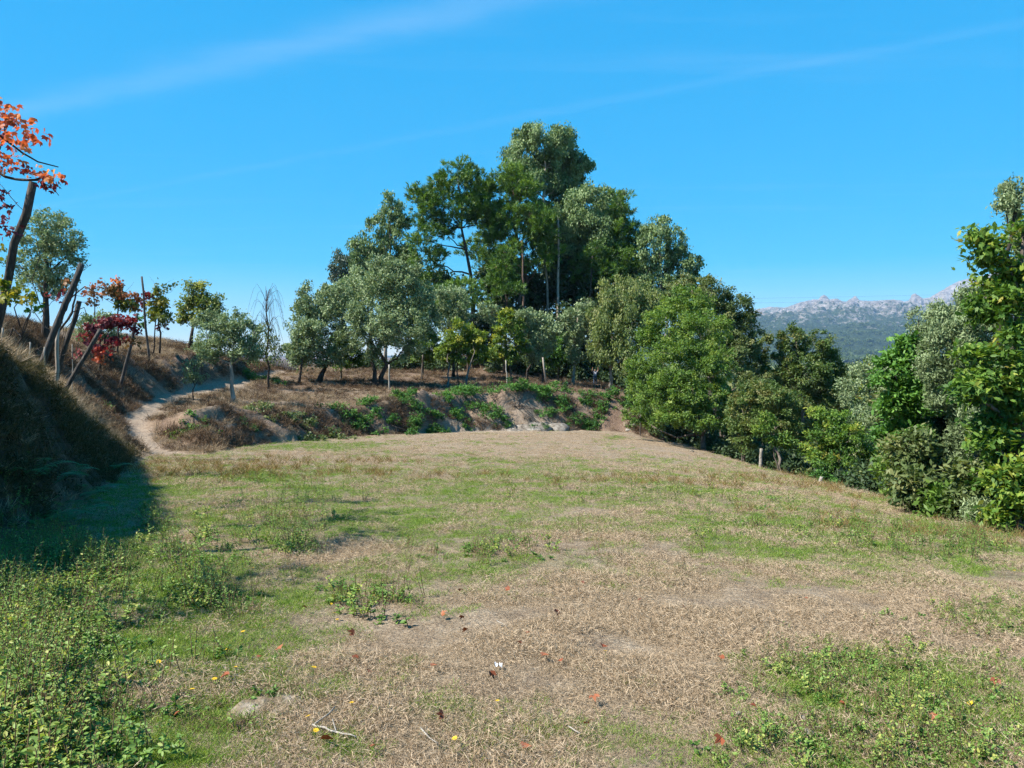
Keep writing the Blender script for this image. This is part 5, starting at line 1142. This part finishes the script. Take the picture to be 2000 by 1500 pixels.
def scatter(name, label, pts, scale, protos, tilt=.12, normal_tilt=None, kind='stuff', cat=None):
    n = len(pts)
    rot = np.stack([rng.normal(0, tilt, n), rng.normal(0, tilt, n), rng.uniform(0, 2 * math.pi, n)], -1)
    me = bpy.data.meshes.new(name); me.vertices.add(n); me.vertices.foreach_set('co', np.asarray(pts, np.float32).ravel())
    a = me.attributes.new('rot', 'FLOAT_VECTOR', 'POINT'); a.data.foreach_set('vector', rot.astype(np.float32).ravel())
    a = me.attributes.new('scl', 'FLOAT', 'POINT'); a.data.foreach_set('value', np.asarray(scale, np.float32))
    a = me.attributes.new('pick', 'INT', 'POINT'); a.data.foreach_set('value', rng.integers(0, len(protos), n).astype(np.int32))
    o = link(name, me); tag(o, label, cat, kind=kind)
    ng = bpy.data.node_groups.new(name, 'GeometryNodeTree')
    ng.interface.new_socket('Geometry', in_out='INPUT', socket_type='NodeSocketGeometry'); ng.interface.new_socket('Geometry', in_out='OUTPUT', socket_type='NodeSocketGeometry')
    N, Lk = ng.nodes, ng.links
    gi, go = N.new('NodeGroupInput'), N.new('NodeGroupOutput')
    iop = N.new('GeometryNodeInstanceOnPoints'); jn = N.new('GeometryNodeJoinGeometry')
    for p in protos:
        oi = N.new('GeometryNodeObjectInfo'); oi.inputs['Object'].default_value = p; oi.inputs['As Instance'].default_value = True
        Lk.new(oi.outputs['Geometry'], jn.inputs[0])
    def na(nm, typ):
        q = N.new('GeometryNodeInputNamedAttribute'); q.data_type = typ; q.inputs['Name'].default_value = nm
        return q.outputs['Attribute']
    Lk.new(gi.outputs[0], iop.inputs['Points']); Lk.new(jn.outputs[0], iop.inputs['Instance'])
    iop.inputs['Pick Instance'].default_value = True
    Lk.new(na('pick', 'INT'), iop.inputs['Instance Index'])
    er = N.new('FunctionNodeEulerToRotation'); Lk.new(na('rot', 'FLOAT_VECTOR'), er.inputs[0]); Lk.new(er.outputs[0], iop.inputs['Rotation'])
    Lk.new(na('scl', 'FLOAT'), iop.inputs['Scale'])
    Lk.new(iop.outputs[0], go.inputs[0])
    md = o.modifiers.new('scatter', 'NODES'); md.node_group = ng
    return o
def frustum_pts(n, y0, y1, power, margin=1.5):
    """points on the ground in front of the camera, thinning with distance"""
    u = rng.random(n)
    e = 1 - power
    y = (y0 ** e + u * (y1 ** e - y0 ** e)) ** (1 / e) if abs(e) > 1e-6 else y0 * (y1 / y0) ** u
    x = rng.uniform(-1, 1, n) * (.676 * y * margin + .3)
    return x, y
D_ = [M['dry'], M['dry']]; G_ = [M['green'], M['green']]
dry_p = [proto('dry_tuft', [M['dry']], [(*blades(105, .10, (.010, .034), .0017, .88), 0)]) for _ in range(6)] + [proto('dry_tuft', [M['dry']], [(*blades(40, .06, (.02, .06), .0016, .5, .6), 0)])]
green_p = [proto('green_tuft', [M['green']], [(*blades(64, .07, (.014, .050), .0023, .45), 0)]) for _ in range(5)]
rust_p = [proto('rust_tuft', [M['rust_grass']], [(*blades(30, .07, (.06, .20), .004, .2), 0)]) for _ in range(4)]
long_p = [proto('long_dry_tuft', [M['dry']], [(*blades(60, .16, (.12, .42), .008, .4, .4), 0)]) for _ in range(5)]
PX = lambda x, y: (x, y, H(x, y))
# mown dry grass over the field
x, y = frustum_pts(104000, 2.0, 62, .85)
ok = in_poly(x, y, FIELD_POLY); x, y = x[ok], y[ok]
gq = greenness(x, y)
keep_ = rng.random(len(x)) < (1.0 - .8 * gq) * (.5 + .6 * sstep(.36, .56, fbm(x * 2.2, y * 2.2, 95, 3)))
xd, yd = x[keep_], y[keep_]
scatter('dry_grass', 'short dry straw-coloured grass covering the field', np.stack(PX(xd, yd), -1), rng.uniform(.7, 1.25, len(xd)) * np.clip(.75 + yd / 18, .9, 2.1) * (.35 + 1.3 * sstep(.3, .7, fbm(xd * 1.6, yd * 1.6, 91, 3))), dry_p)
x, y = frustum_pts(90000, 2.0, 62, .85)
ok = in_poly(x, y, FIELD_POLY); x, y = x[ok], y[ok]
gq = greenness(x, y); keep_ = rng.random(len(x)) < np.clip(gq * 1.35 - .03, 0, 1)
xg, yg = x[keep_], y[keep_]
scatter('green_grass', 'patches of green grass growing through the dry field', np.stack(PX(xg, yg), -1), rng.uniform(.6, 1.3, len(xg)) * np.clip(.7 + yg / 18, .8, 2.4), green_p)
# reddish seed grass in bands across the far field
x, y = frustum_pts(30000, 10, 58, .6)
ok = in_poly(x, y, FIELD_POLY); x, y = x[ok], y[ok]
bandn = fbm(x * .12, y * .35 + 2, 140, 3)
pxx, pyy = project(np.stack(PX(x, y), -1))
wgt = np.exp(-((pyy - 918) / 16) ** 2) * sstep(1150, 900, pxx) + .8 * np.exp(-((pyy - 945) / 16) ** 2) * sstep(950, 1250, pxx) + .6 * np.exp(-((pyy - 1075) / 40) ** 2) * sstep(1300, 1600, pxx) + .5 * np.exp(-((pyy - 990) / 22) ** 2) * sstep(1400, 1600, pxx)
keep_ = rng.random(len(x)) < wgt * sstep(.35, .6, bandn) * .5
scatter('seed_grass', 'reddish brown seed grass in bands across the field', np.stack(PX(x[keep_], y[keep_]), -1), rng.uniform(.7, 1.2, keep_.sum()) * np.clip(.8 + y[keep_] / 25, 1, 2.4), rust_p)
# long dry grass on the banks and terraces
xs_, ys_ = rng.uniform(-32, 13, 90000), 4 + 90 * rng.random(90000) ** 1.5
ok = ~in_poly(xs_, ys_, FIELD_POLY) & ~in_poly(xs_, ys_, PATH_POLY) & (np.abs(xs_) < .8 * ys_ + 3) & (xs_ < np.interp(ys_, [0, 60, 100], [-4, 11.5, 16]))
xs_, ys_ = xs_[ok], ys_[ok]
sl_ = slope_at(xs_, ys_)
ks = rng.random(len(xs_)) < (.35 + .5 * sstep(.2, .7, sl_)) * (.25 + 1.2 * sstep(.35, .6, fbm(xs_ * .6, ys_ * .6, 201, 3))) * np.where((xs_ > -20) & (ys_ > 56), .30, 1)
lit_ = (ys_ < 31) & (xs_ < np.interp(ys_, crest_y, crest_x) + .1) & (xs_ > np.interp(ys_, crest_y, crest_x) - 4) & (rng.random(len(xs_)) < .9)
ks |= lit_
ks &= ~((ys_ > 33) & (rng.random(len(xs_)) < .45))
ks &= ~((ys_ < 29) & (xs_ > np.interp(ys_, crest_y, crest_x) + .1) & (rng.random(len(xs_)) < .8)) & ~((ys_ > 33) & (sl_ > .35) & (rng.random(len(xs_)) < .6))
xs_, ys_ = xs_[ks], ys_[ks]
scatter('bank_grass', 'long dry golden grass hanging over the banks and terraces', np.stack(PX(xs_, ys_), -1), rng.uniform(.45, 1.0, len(xs_)) * np.clip(.7 + ys_ / 70, .7, 1.5), long_p, tilt=.35)
# broad-leaved weeds
weed_p = []
for _ in range(12):
    lf = rng.uniform(.016, .05)
    weed_p.append(proto('weed', [M['weed'], M['drystem'], M['yellow_flower']], herb(int(rng.integers(3, 8)), rng.uniform(.05, .24), lf, lf * rng.uniform(.28, .7), int(rng.integers(6, 15)), rng.uniform(.04, .15), tint=rng.uniform(.15, .8))))
tall_p = [proto('tall_weed', [M['weed'], M['drystem'], M['yellow_flower']], herb(4, .45, .045, .017, 18, .06, tint=.5)) for _ in range(5)]
dead_p = [proto('dead_weed', [M['drystem'], M['drystem'], M['yellow_flower']], herb(4, .38, .03, .006, 12, .05)) for _ in range(4)]
def weeds(name, label, n, patches, protos, s0, s1, tilt=.15):
    P_ = []
    for px, py, rx, ry, amt in patches:
        k_ = max(1, int(n * amt)); P_.append(np.stack(field_at(rng.normal(px, rx * .55, k_), np.maximum(rng.normal(py, ry * .55, k_), 845)), -1))
    q = np.vstack(P_); q = q[(q[:, 1] > 2.0)]
    return scatter(name, label, np.stack(PX(q[:, 0], q[:, 1]), -1), rng.uniform(s0, s1, len(q)), protos, tilt)
weeds('weeds', 'low broad-leaved weeds among the grass', 110, ((50, 1200, 130, 120, 5.5), (20, 1400, 150, 140, 6), (110, 1110, 130, 60, 3), (0, 1300, 120, 160, 4), (330, 1150, 150, 90, .7), (420, 1060, 120, 60, .8), (560, 1010, 110, 40, .6), (400, 1165, 60, 30, .5), (580, 1075, 50, 20, .4), (720, 1170, 100, 40, .4), (250, 1350, 200, 120, .6), (1870, 1060, 130, 30, 1.2), (1700, 1040, 150, 50, .9), (950, 1080, 110, 30, .5), (500, 940, 110, 14, .9), (1230, 962, 240, 14, .9), (300, 1010, 60, 70, .6), (1450, 1010, 200, 40, .8)), weed_p, .4, 1.05)
weeds('low_weeds', 'low leafy ground cover in the lower right of the field', 120, ((1640, 1320, 180, 70, 1.4), (1800, 1350, 240, 110, 2.0), (1900, 1450, 200, 80, 2.0), (1720, 1460, 240, 50, 1.5), (1950, 1210, 120, 50, 1.0), (1500, 1440, 80, 40, .4)), weed_p, .25, .62, .3)
weeds('tall_weeds', 'tall leafy weeds standing in the left of the field', 40, ((60, 1090, 100, 30, 3.4), (10, 1150, 60, 80, 2.6), (330, 1080, 40, 50, .4), (400, 1160, 45, 30, .5), (570, 1060, 50, 24, .5), (540, 1000, 80, 40, .8), (160, 1100, 60, 30, 1.6), (640, 960, 60, 20, .4), (1880, 1065, 120, 24, 1.2), (20, 1330, 50, 110, 1.8)), tall_p, .35, .8)
weeds('dry_stalks', 'dry brown weed stalks standing in the field', 16, ((560, 1010, 110, 50, 1.0), (700, 1150, 120, 60, .5), (950, 1080, 120, 40, .7), (1250, 1090, 160, 40, .7), (1500, 1080, 200, 50, .8), (1700, 1060, 140, 50, 1.0), (440, 1180, 80, 50, .5), (1070, 1060, 60, 30, .5)), dead_p, .3, .65)
# ferns in the shade of the bank
fern_parts = []
for s_ in range(3):
    parts = []
    for k_ in range(9):
        an = k_ * .7 + rng.normal(0, .15); Lf = rng.uniform(.5, .8); t = np.linspace(.12, 1, 16)
        r = Lf * t * .85; zc_ = Lf * (1.0 * t - .75 * t * t)
        mid = np.stack([np.cos(an) * r, np.sin(an) * r, zc_], -1); side = np.array((-math.sin(an), math.cos(an), 0))
        for sg in (-1, 1):
            Ls = .2 * np.sin(np.pi * np.clip(t, .05, 1)) ** .7 * Lf + .02
            D = np.tile(side * sg, (16, 1)) + np.array((math.cos(an), math.sin(an), -.2)) * .5
            V, F, kq = leaf_geo(mid + unit(D) * Ls[:, None] * .5, D, np.tile((0, 0, 1.), (16, 1)), Ls, np.full(16, .035), 'diamond')
            parts.append((V, F, np.clip(rng.normal(.5, .2, 16), 0, 1), 0))
    fern_parts.append(parts)
fmesh = [proto('fern', [M['fern']], p) for p in fern_parts]
for i, (px, Y, s_, lb) in enumerate(((95, 10.5, 1.0, 'largest fern in the middle of the shade under the bank'), (150, 12.2, 1.1, 'fern at the right of the shaded group, nearest the path'), (40, 9.4, 1.0, 'fern close against the foot of the near bank'), (120, 9.6, .9, 'fern at the front right of the shaded group'), (70, 8.8, .8, 'small fern behind the tall weeds in the shade'), (205, 16.5, .9, 'farthest fern where the bank meets the path'))):
    o = bpy.data.objects.new('fern', fmesh[i % 3].data); COL.objects.link(o)
    o.location = tuple(G(px, Y)); o.rotation_euler = (0, 0, i * 1.3); o.scale = (s_,) * 3
    tag(o, lb, 'fern', 'ferns in the shade of the bank')

# fallen leaves, flowers, sticks and scraps
T, F = LEAF['lobed']
fl_me = []
for k_ in range(3):
    V = np.stack([T[:, 0] * .075, T[:, 1] * .07, T[:, 2] * .10 + .012 * rng.random(len(T))], -1)
    fl_me.append(build_mesh('fallen_leaf', V, F, M['dead_leaf'], {'tint': ('FACE', 'FLOAT', np.full(3, .15 + .35 * k_))}))
spots = [(898, 1170), (990, 1165), (866, 1217), (900, 1226), (907, 1250), (1032, 1255), (1014, 1278), (1182, 1277), (845, 1320), (855, 1420), (1152, 1432), (1164, 1378), (1088, 1215), (430, 1336), (716, 1330), (680, 1244), (632, 1468), (1028, 1475), (1140, 1148), (1410, 1472), (1580, 1180), (1720, 1130), (1415, 1305), (540, 1280), (590, 1200), (500, 1300), (1840, 1420), (1960, 1345), (960, 1340), (720, 1480), (690, 1300), (334, 1410), (180, 1440), (1250, 1185), (1660, 1395), (1495, 1335), (1340, 1195), (1095, 1310), (1065, 1300), (1480, 1400)]
def on_field(px, py):
    cx, cy = field_at(px, py); return np.array((float(cx), float(cy), float(H(cx, cy))))
for i, (px, py) in enumerate(spots):
    o = link('fallen_leaf', fl_me[i % 3], None, tuple(on_field(px, py) + (0, 0, .045)))
    o.rotation_euler = (rng.normal(0, .4), rng.normal(0, .4), rng.uniform(0, 6)); s_ = rng.uniform(.4, .75); o.scale = (s_,) * 3
    tag(o, 'orange brown fallen leaf lying on the dry grass', 'leaf', 'fallen leaves on the field')
# yellow flowers
pet = []; an = np.arange(9) * 2 * math.pi / 9
V, F9, k_ = leaf_geo(np.stack([np.cos(an), np.sin(an), 0 * an], -1) * .009, np.stack([np.cos(an), np.sin(an), .25 + 0 * an], -1), np.tile((0, 0, 1.), (9, 1)), np.full(9, .018), np.full(9, .010), 'diamond')
head_me = build_mesh('flower_head', V + (0, 0, .07), F9, M['yellow_flower'], {'tint': ('FACE', 'FLOAT', rng.random(9))})
mb = MB(); mb.tube(np.array([(0, 0, -.02), (.004, .002, .035), (0, 0, .07)]), .0018, 4, cap=False)
stem_me = build_mesh('stem', np.vstack(mb.v), np.vstack(mb.q), M['green'])
fl = [(893, 1460), (972, 1388), (452, 1316), (280, 1307), (298, 1308), (316, 1300), (433, 1285), (365, 1368), (410, 1345), (60, 1252), (608, 1453), (682, 1397), (600, 1420), (1187, 1297), (675, 1175), (730, 1180), (510, 1240), (640, 1190), (650, 1215), (655, 1223), (490, 1120), (470, 1250), (1922, 1395), (1990, 1120), (435, 1290), (602, 1330)]
for i, (px, py) in enumerate(fl):
    g = on_field(px, py); o = thing('yellow_flower', 'small yellow daisy-like flower in the short grass', 'flower', tuple(g), 'yellow flowers in the grass')
    h = link('flower_head', head_me, o); link('stem', stem_me, o); o.rotation_euler = (rng.normal(0, .2), rng.normal(0, .2), rng.uniform(0, 6)); s_ = rng.uniform(.5, .9); o.scale = (s_,) * 3
# bleached stick beside the flat stone
g = on_field(642, 1442); mb = MB()
def fp(px, py, h=.03): return on_field(px, py) + (0, 0, h)
mb.tube(wob(fp(602, 1432), fp(650, 1448), 5, .02), np.linspace(.0045, .004, 5), 6); mb.tube(wob(fp(650, 1448), fp(690, 1456), 4, .02), np.linspace(.004, .003, 4), 6); mb.tube(wob(fp(608, 1430), fp(648, 1405, .05), 4, .02), np.linspace(.004, .003, 4), 5); mb.tube(np.array([fp(650, 1447), fp(643, 1432, .05)]), .003, 5)
tag(mb.obj('dry_stick', M['pale_wood'], None, origin=g, loc=tuple(g)), 'bleached forked stick beside the flat stone', 'stick')
for i, (a, b_, lb) in enumerate((((1112, 1433), (1136, 1447), 'short pale twig right of the yellow flowers'), ((970, 1227), (990, 1238), 'thin pale straw twig in the middle of the dry grass'), ((818, 1438), (852, 1466), 'long thin straw twig near the bottom edge'), ((200, 1385), (235, 1365), 'pale forked twig left of the flat stone'))):
    g = on_field(*a); mb = MB(); mb.tube(wob(fp(*a), fp(*b_), 5, .03), np.linspace(.0035, .002, 5), 5)
    tag(mb.obj('twig', M['pale_wood'], None, origin=g, loc=tuple(g)), lb, 'twig', 'twigs on the field')
# crumpled white scrap
g = on_field(973, 1317); nq = 7; a, b_ = np.meshgrid(np.linspace(-.02, .02, nq), np.linspace(-.012, .012, nq)); z = .03 + rng.normal(0, .008, a.shape)
vid = np.arange(nq * nq).reshape(nq, nq); fq = np.stack([vid[:-1, :-1], vid[:-1, 1:], vid[1:, 1:], vid[1:, :-1]], -1).reshape(-1, 4)
o = link('paper_scrap', build_mesh('paper_scrap', np.stack([a, b_, z], -1).reshape(-1, 3), fq, M['white']), None, tuple(g)); tag(o, 'crumpled white scrap lying on the dry grass', 'scrap')
for i, (px, py, r, lb) in enumerate(((1450, 1403, .016, 'small pale pebble left of the weeds'), (1500, 1420, .02, 'pale pebble beside the lower right weeds'), (1578, 1415, .02, 'pale pebble among the lower right weeds'), (1592, 1442, .028, 'largest pale pebble among the lower right weeds'), (1640, 1435, .022, 'pale pebble right of the largest one'), (1805, 1435, .045, 'pinkish stone in the bare spot among the right weeds'), (1745, 1452, .02, 'greyish pebble near the lower right edge'))):
    rock(lb, on_field(px, py) + (0, 0, .02), r, 'stone_pale', 340 + i, 'pale pebbles in the lower right weeds', 'pebble', 'pebble')
print('LEAVES', LEAFCOUNT[0])

fp_ = []
for _ in range(4):
    c_ = unit(rng.normal(0, 1, (70, 3))) * rng.uniform(.5, 1, (70, 1)) * np.array((5.5, 5.5, 4.5)) + np.array((0, 0, 3.5))
    V, F, k_ = leaf_geo(c_, rng.normal(0, 1, (70, 3)), rng.normal(0, 1, (70, 3)) + np.array((0, 0, 1.)), np.full(70, 4.0), np.full(70, 2.6), 'diamond')
    fp_.append(proto('far_crown', [M['oak_dull']], [(V, F, rng.random(70) * .6, 0)]))
scatter('far_forest', 'scrubby wood on the lower slopes of the mountains', FOREST, rng.uniform(.6, 1.5, len(FOREST)), fp_)

# brown brush on the banks, undergrowth with the near bank's shade put into its colour
M['brown'] = leafmat('brown_brush', [(.045, .030, .020), (.115, .075, .048), (.240, .170, .110)], trans=.1, rough=.8, spec=.05, tcol=(1, .9, .6))
M['shade_tinted_plant'] = leafmat('shade_tinted_plant', [(.030, .030, .014), (.070, .062, .028), (.150, .115, .065)], trans=.2, rough=.6, spec=.1)
brown_p = [proto('brown_tuft', [M['brown']], [(*blades(80, .3, (.10, .36), .012, .6, .42), 0)]) for _ in range(4)]
shade_p = [proto('shade_tuft', [M['shade_tinted_plant']], [(*blades(120, .26, (.08, .30), .008, .5, .45), 0)]) for _ in range(4)] + [proto('shade_herb', [M['shade_tinted_plant'], M['drystem'], M['yellow_flower']], herb(8, .3, .07, .035, 10, .2)) for _ in range(2)]
xb, yb = rng.uniform(-30, 12, 80000), rng.uniform(28, 90, 80000)
ok = ~in_poly(xb, yb, FIELD_POLY) & ~in_poly(xb, yb, PATH_POLY) & (xb < np.interp(yb, [28, 60, 90], [-8, 11, 12]))
xb, yb = xb[ok], yb[ok]; sb_ = slope_at(xb, yb)
kb = rng.random(len(xb)) < (.22 + .9 * sstep(.22, .55, sb_)) * sstep(.36, .6, fbm(xb * .7, yb * .7, 301, 3)) * (1 - .8 * (dist_line(xb, yb, [P(900, 838, 58.5), P(1070, 830, 59.8)]) < 1.6))
scatter('brown_brush', 'dead brown brush and bracken on the terrace banks', np.stack(PX(xb[kb], yb[kb]), -1), rng.uniform(.5, 1.3, kb.sum()), brown_p, tilt=.5)
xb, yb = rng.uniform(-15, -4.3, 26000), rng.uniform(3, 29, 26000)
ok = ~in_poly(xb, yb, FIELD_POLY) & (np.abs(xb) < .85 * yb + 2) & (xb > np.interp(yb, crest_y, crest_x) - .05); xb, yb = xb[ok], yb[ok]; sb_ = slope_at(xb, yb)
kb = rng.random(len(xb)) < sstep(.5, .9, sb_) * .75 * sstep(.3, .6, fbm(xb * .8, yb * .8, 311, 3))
scatter('shade_tinted_undergrowth', 'grass and herbs coloured dark for the shade on the face of the near bank', np.stack(PX(xb[kb], yb[kb]), -1), rng.uniform(.5, 1.1, kb.sum()), shade_p, tilt=.5)
an = rng.uniform(0, 6.28, 60); rr_ = rng.uniform(.16, .34, 60)
q = np.stack([g0[0] - .05 + np.cos(an) * rr_ * 1.1, g0[1] + np.sin(an) * rr_ * .8], -1)
lit_p = [proto('litter_tuft', [M['brown']], [(*blades(70, .07, (.015, .05), .003, .85, .4), 0)]) for _ in range(3)]
scatter('bark_litter', 'reddish brown bark litter round the flat stone', np.stack(PX(q[:, 0], q[:, 1]), -1), rng.uniform(.7, 1.2, 60), lit_p)
# undergrowth masses: behind the terrace trees and along the right edge of the field
def mass(name, label, cs, rs, mat, L, W, k, sty='broad'):
    area = sum(math.pi * r[0] * r[2] for r in rs)
    V, Fq, ti, _ = foliage(cs, rs, None, L, W, int(k * area / (.5 * L * W)), sty, 'diamond', cr=.4)
    tag(leaf_obj(name, V, Fq, ti, M[mat], None, np.zeros(3)), label, kind='stuff')
cs, rs = [], []
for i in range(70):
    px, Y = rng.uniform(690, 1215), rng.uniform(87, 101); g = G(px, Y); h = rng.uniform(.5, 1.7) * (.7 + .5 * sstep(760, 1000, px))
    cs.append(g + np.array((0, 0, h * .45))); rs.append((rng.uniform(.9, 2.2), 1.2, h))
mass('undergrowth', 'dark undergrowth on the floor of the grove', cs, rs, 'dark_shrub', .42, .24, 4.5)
cs, rs, cs2, rs2 = [], [], [], []
er = np.array(edge_right[:9]); tl = np.linspace(0, len(er) - 1, 64)
for t in tl:
    ex, ey = np.interp(t, np.arange(len(er)), er[:, 0]), np.interp(t, np.arange(len(er)), er[:, 1])
    for q in range(3):
        x_, y_ = ex + rng.uniform(.9, 4.2), ey + rng.uniform(-.6, .6); h = rng.uniform(.4, 1.2)
        (cs if q else cs2).append(np.array((x_, y_, float(H(x_, y_)) + h * .4))); (rs if q else rs2).append((rng.uniform(.5, 1.1), .8, h))
mass('edge_undergrowth', 'low dark scrub along the right edge of the field', cs, rs, 'dark_shrub', .22, .12, 4.0)
mass('edge_weeds', 'green weeds along the right edge of the field', cs2, rs2, 'oak_dull', .16, .08, 3.2)
# woods on the valley floor between the field and the mountains
vp_ = []
for _ in range(4):
    n_ = 260; c_ = unit(rng.normal(0, 1, (n_, 3))) * rng.uniform(.55, 1, (n_, 1)) * np.array((3.2, 3.2, 3.6)) * (.8 + .4 * rng.random((n_, 1))) + np.array((0, 0, 4.0))
    V, F, k_ = leaf_geo(c_, rng.normal(0, 1, (n_, 3)), rng.normal(0, 1, (n_, 3)) + np.array((0, 0, 1.)), np.full(n_, 1.1), np.full(n_, .7), 'diamond')
    vp_.append(proto('valley_crown', [M['oak_dull']], [(V, F, rng.random(n_), 0)]))
yv = 110 * (1900 / 110) ** rng.random(4200); xv = rng.uniform(.12, .72, 4200) * yv
kv = (xv > 24) & ((yv > 120) | (xv > 30))
scatter('valley_woods', 'woods covering the valley floor below the mountains', np.stack(PX(xv[kv], yv[kv]), -1), rng.uniform(.8, 1.7, kv.sum()) * np.clip(yv[kv] / 300, 1, 2.2), vp_)
